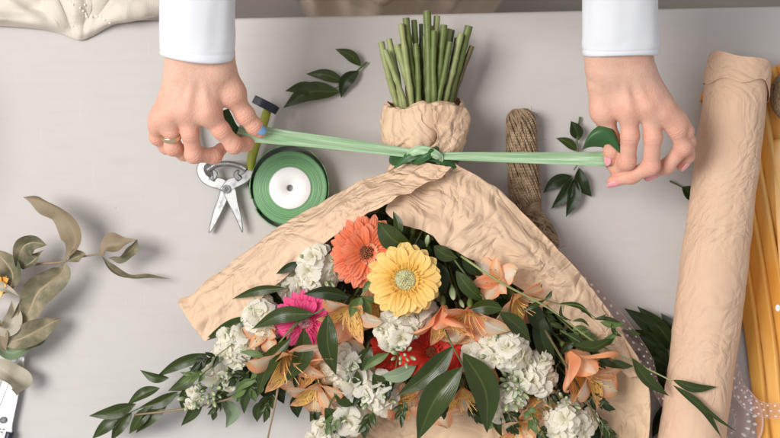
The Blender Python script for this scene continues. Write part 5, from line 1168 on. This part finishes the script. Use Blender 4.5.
# second ball at the right edge
tb2 = thing('twine_ball', P(784, 98, .03), 'ball of tan twine cut by the right edge of the picture beside the paper roll', 'twine'); mb = MB(); c = np.array(list(P(787, 96, .030)))
V, F, U = ellipsoid(c, (.0145, .0215, .016), 16, 24); mb.add(V, F)
for k in range(70):
    ax = norm(np.array([r.gauss(0, 1), r.gauss(0, .6), r.gauss(0, 1)])); s0 = norm(np.cross(ax, (0.3, 1, .2))); u0 = np.cross(s0, ax); q = [c + (s0*math.cos(i/24*6.283) + u0*math.sin(i/24*6.283) + ax*r.uniform(-.02, .02))*np.array([.0150, .0222, .0165])*r.uniform(.995, 1.03) for i in range(25)]
    mb.add(*tube(spline(q, 40), [1.0*mm], seg=5, smooth_path=False))
mb.build('strands', M['twine'], tb2)

# ------------------------------------------------------------------ peach paper roll and yellow paper
pr = thing('paper_roll', P(735, 60, 0), 'thick roll of crinkled peach wrapping paper standing out at the right', 'paper roll')
A0, A1 = np.array([739.5, 66, .049]), np.array([676, 560, .043])
def roll_sheet(name, turns0, turns1, r0, r1, m_, nu=220, nv=150, topj=0.0, seed=1, amp=0.0020, cell=.018, ext=0.0, fmax=1.0):
    G = np.zeros((nu, nv, 3)); a0w, a1w = np.array(list(P(*A0))), np.array(list(P(*A1))); ax = norm(a1w - a0w); s = norm(np.cross(ax, (0, 0, 1))); u = np.cross(s, ax); rr2 = random.Random(seed); p = [rr2.uniform(0, 6.28) for _ in range(5)]
    Ln = np.linalg.norm(a1w - a0w)
    for i in range(nu):
        f = i/(nu-1)*fmax
        for j in range(nv):
            g = j/(nv-1); a = (turns0 + (turns1-turns0)*g)*2*math.pi; rad = (r0 + (r1-r0)*g)*mm
            rad *= 1 + 0.014*math.sin(2*a + p[0] + f*3) + 0.010*math.sin(5*a + p[1] - 7*f) + 0.012*math.sin(f*14 + p[2])*(0.4)
            rad *= 1 - 0.05*math.exp(-f*40) ; rad *= 1 + 0.06*f
            along = f*Ln*(1 + (0.16*math.sin(a*2 + 1) + 0.10*math.sin(a*5))*(fmax < 1)) + (1-f)*topj*(math.sin(a*1.0 + p[3])*0.004 + math.sin(3*a + p[4])*0.0015 + ext)
            G[i, j] = a0w + ax*along + (s*math.cos(a) + u*math.sin(a)*0.96)*rad
    G = crumple(G, amp, cell, seed); G[..., 2] = np.maximum(G[..., 2], .0175)
    return obj(name, G.reshape(-1, 3), grid_faces(nu, nv), m_, pr, uv=grid_uv(nu, nv), solid=.3*mm)
roll_sheet('outer_sheet', 0.52, 1.78, 29.0, 30.2, M['kraft'], topj=1.6, seed=3, nu=260, nv=190, amp=.0016)
roll_sheet('inner_sheet', 0.2, 2.4, 23.5, 27.5, M['kraft'], nu=60, nv=120, topj=1.0, seed=9, amp=.001, ext=-.003)
roll_sheet('inner_sheet', 0.0, 2.6, 15.0, 21, M['kraft'], nu=40, nv=120, topj=1.0, seed=12, amp=.001, ext=.002)
roll_sheet('folded_rim', 0.5, 1.52, 30.9, 31.1, M['kraft'], nu=50, nv=190, topj=1.6, seed=3, amp=.0016, cell=.012, ext=-.0015, fmax=.052)
yp = thing('yellow_paper_bundle', P(760, 300, 0), 'pleated yellow wrapping paper lying under and right of the peach roll', 'wrapping paper')
def ysheet(name, L, Rr_, z, n_pl, amp, seed, nu=90, nv=120):
    l = spline(L, nu); r_ = spline(Rr_, nu); G = np.zeros((nu, nv, 3)); q = random.Random(seed); ph = q.uniform(0, 6)
    for i in range(nu):
        for j in range(nv):
            t = j/(nv-1); x = l[i, 0] + (r_[i, 0]-l[i, 0])*t; y = l[i, 1] + (r_[i, 1]-l[i, 1])*t
            saw = (t*n_pl + 0.12*math.sin(i*0.03 + ph)) % 1.0; zz = z + amp*(saw if saw < .86 else (1-saw)/.14*.86) + .0008*math.sin(i*.21 + t*9)
            G[i, j] = P(x, y, zz)
    G = crumple(G, .0012, .03, seed); G[..., 2] = np.clip(G[..., 2], .0012, .019)
    return obj(name, G.reshape(-1, 3), grid_faces(nu, nv), M['yellow_paper'], yp, uv=grid_uv(nu, nv), solid=.4*mm, smooth=True)
ysheet('folded_sheet', [(700, 98, .01), (722, 200, .01), (743, 320, .01), (757, 440, .01), (766, 520, .01)], [(790, 60, .01), (815, 200, .01), (838, 320, .01), (850, 440, .01), (858, 520, .01)], .003, 6, .012, 2)
ysheet('folded_sheet', [(772, 140, .01), (778, 250, .01), (786, 340, .01), (800, 520, .01)], [(830, 130, .01), (850, 260, .01), (860, 400, .01), (870, 520, .01)], .010, 3, .008, 4)
V, F, U = strip([(709, 104, .020), (704, 97, .022), (701, 96, .02)], [13, 11, 7], (0, 0, 1), n=20, fold=.3, m=9); obj('folded_sheet', V, F, M['yellow_paper'], yp, uv=U, solid=.4*mm)
for i, (x, y) in enumerate(((778, 308),)):
    V, F, U = ellipsoid(P(x, y, .024), (.0026, .0036, .0006), 8, 14); obj('paper_flake', V, F, M['label'], yp, uv=U)

# ------------------------------------------------------------------ dotted organza ribbons
def organza(label, pts, wid, nrm, folds=1.0, fold=.15, n=160, px=None):
    th = thing('dotted_ribbon', P(*pts[0]), label, 'ribbon', 'sheer pink dotted ribbons')
    V, F, U = strip(pts, wid, nrm, n=n, m=21, fold=fold, folds=folds)
    ln = sum(math.dist(pts[i][:2], pts[i+1][:2]) for i in range(len(pts)-1)); U[:, 0] *= ln/(18*9.0)
    V[:, 2] = np.maximum(V[:, 2], .0012); obj('ribbon', V, F, M['organza'], th, uv=U); return th
organza('sheer pink dotted ribbon coming out between the right paper edge and the dark sprig', [(540, 252, .006), (566, 272, .008), (594, 299, .010), (622, 330, .016), (646, 360, .040), (655, 385, .05), (672, 415, .030), (678, 450, .01)], [22, 25, 25, 22, 17, 12, 15, 20], [(0, 0, 1), (0, 0, 1), (0, 0, 1), (.3, .2, 1), (.6, .2, .8), (.6, 0, .8), (0, 0, 1)], fold=.12)
organza('sheer pink dotted ribbon curling over the yellow paper at the right', [(734, 352, .022), (737, 372, .030), (742, 392, .036), (756, 407, .034), (775, 411, .030), (800, 407, .028)], [14, 20, 18, 15, 15, 17], [(.8, 0, .5), (.7, .1, .7), (.2, .2, 1), (0, .3, 1), (0, .4, 1)], fold=.1)
organza('sheer pink dotted ribbon bunched at the bottom between the roll and the yellow paper', [(722, 385, .012), (742, 405, .018), (746, 428, .020), (728, 450, .012), (700, 470, .006)], [22, 30, 34, 34, 30], [(0, 0, 1), (.3, 0, 1), (.3, .3, 1), (0, 0, 1)], fold=.25, folds=2)

# ------------------------------------------------------------------ scissors at the lower left
scs = thing('scissors', P(8, 420, .004), 'steel scissors with dark handles poking up at the lower left corner', 'scissors')
poly_obj('blade', [(21, 352), (25, 352), (23, 372), (18, 400), (13, 424), (10, 445), (-12, 445), (-6, 420), (4, 395), (14, 368)], .006, .0085, M['steel'], scs)
poly_obj('blade', [(16, 350), (18.5, 351), (15, 370), (6, 396), (-3, 420), (-10, 440), (-16, 436), (-8, 410), (2, 380), (10, 362)], .0025, .005, M['steel'], scs)
V, F, U = tube([P(3, 420, .008), P(3, 420, .0112)], [3.4*mm, 3.2*mm], 5, 20); obj('pivot_screw', V, F, M['steel_dark'], scs, uv=U, smooth=False)
V, F, U = tube([P(3, 420, .0113), P(3, 420, .0118)], [1.9*mm, 1.8*mm], 5, 16); obj('pivot_screw', V, F, M['steel'], scs, uv=U, smooth=False)
mb = MB()
for (x, y, w_) in ((-3, 428.5, 1.6), (0, 428.9, 2.2), (3.6, 429.4, 2.6), (-2, 431.6, 2.0), (1.6, 432, 2.4)):
    V, F = box(*P(x, y, .0087), w_*mm, 1.1*mm, .0003, Matrix.Rotation(R(-8), 4, 'Z')); mb.add(V, F)
mb.build('print', M['print'], scs, smooth=False)
for s, pts in ((1, [(10, 432, .008), (8, 446, .009), (18, 470, .009), (12, 500, .009), (-6, 498, .009), (-8, 470, .009), (2, 448, .009)]), (-1, [(-10, 434, .006), (-14, 446, .008), (-30, 462, .009), (-50, 486, .009), (-40, 505, .009), (-22, 490, .009), (-14, 455, .009)])):
    V, F, U = tube([P(*q) for q in pts], [4*mm, 4.2*mm], 60, 12); obj('handle', V, F, M['navy'], scs, uv=U)

# ------------------------------------------------------------------ linen cloth over the far edge at the left
ln_ = thing('linen_cloth', P(60, 5, 0), 'beige linen cloth with little cream tufts heaped over the far left table edge, with an added unseen mound for shade', 'cloth')
nu, nv = 300, 170; G = np.zeros((nu, nv, 3)); edge = spline([(-160, 22, 0), (-60, 24, 0), (0, 26, 0), (40, 29, 0), (62, 34, 0), (79, 40, 0), (92, 36, 0), (112, 25, 0), (128, 22, 0), (150, 18, 0), (176, 12, 0)], nu)
for i in range(nu):
    for j in range(nv):
        t = j/(nv-1); x = edge[i, 0] - 10*t; y = edge[i, 1] - 130*t
        dx, dy = x - 82, 52 - y; an = math.atan2(dx, dy + 1); rd = math.hypot(dx, dy)
        def rid(p_): return (1 - abs(math.sin(p_)))**1.4
        z = .006 + .009*rid(an*3.1 + .35 + .004*rd)*min(1, rd/70) + .005*rid(an*7.3 + 1.1 - .006*rd)*min(1, rd/60) + .001*rid(an*15 + .02*rd)*min(1, rd/60) + .003*math.sin(x*.09 + y*.16)
        z += .010*math.exp(-((t*130 - 7)/6)**2)*(.5 + .5*math.sin(x*.05 + 1))
        z = z*min(1, t*16 + .18) + .0012
        fall = max(0, (12 - y)/100); z += -0.35*max(0, fall - .22)**1.3 if fall > .22 else 0
        G[i, j] = P(x, y, z)
G0 = G.copy(); G = crumple(G, 0.0065, 0.040, 14, toward=P(82, 52, 0), bias=.7); wt = np.clip(np.arange(nv)/14.0, 0, 1)[None, :, None]; G = G0 + (G - G0)*wt; G[..., 2] = np.where(G[..., 1] < 0.2, np.maximum(G[..., 2], .001), G[..., 2])
for _ in range(3): G[1:-1, 1:-1] = (G[:-2, 1:-1] + G[2:, 1:-1] + G[1:-1, :-2] + G[1:-1, 2:])/4
obj('cloth_or_shade_mound', G.reshape(-1, 3), grid_faces(nu, nv), M['linen'], ln_, uv=grid_uv(nu, nv), solid=.8*mm)
shade_mound = np.zeros((90, 70, 3))  # mound added outside the view to shade the table's left edge
for i in range(90):
    for j in range(70):
        u, v = i/89, j/69; x = -0.66 + 0.225*u; y = -0.02 + 0.25*v + 0.02*math.sin(5*u)
        hgt = 0.17*math.sin(math.pi*min(1, u*1.0))**0.6*math.sin(math.pi*v)**0.5
        shade_mound[i, j] = (x, y, 0.0015 + hgt*(1 + 0.10*math.sin(x*60 + y*25) + 0.06*math.sin(y*90 - x*20)))
obj('cloth_or_shade_mound', shade_mound.reshape(-1, 3), grid_faces(90, 70), M['linen'], ln_, uv=grid_uv(90, 70), solid=.8*mm)
for k in range(24):
    r = random.Random(k+5); i = r.randint(110, nu-40) if k > 16 else int(212 - k*4.6); j = r.randint(3, 60) if k > 16 else 3 + k*3
    c = G[min(i, nu-1), min(j, nv-1)]; V, F, U = ellipsoid(c + np.array([0, 0, .0012]), (.0010, .0014, .0007), 6, 8); obj('tuft', V, F, M['tuft'], ln_, uv=U)
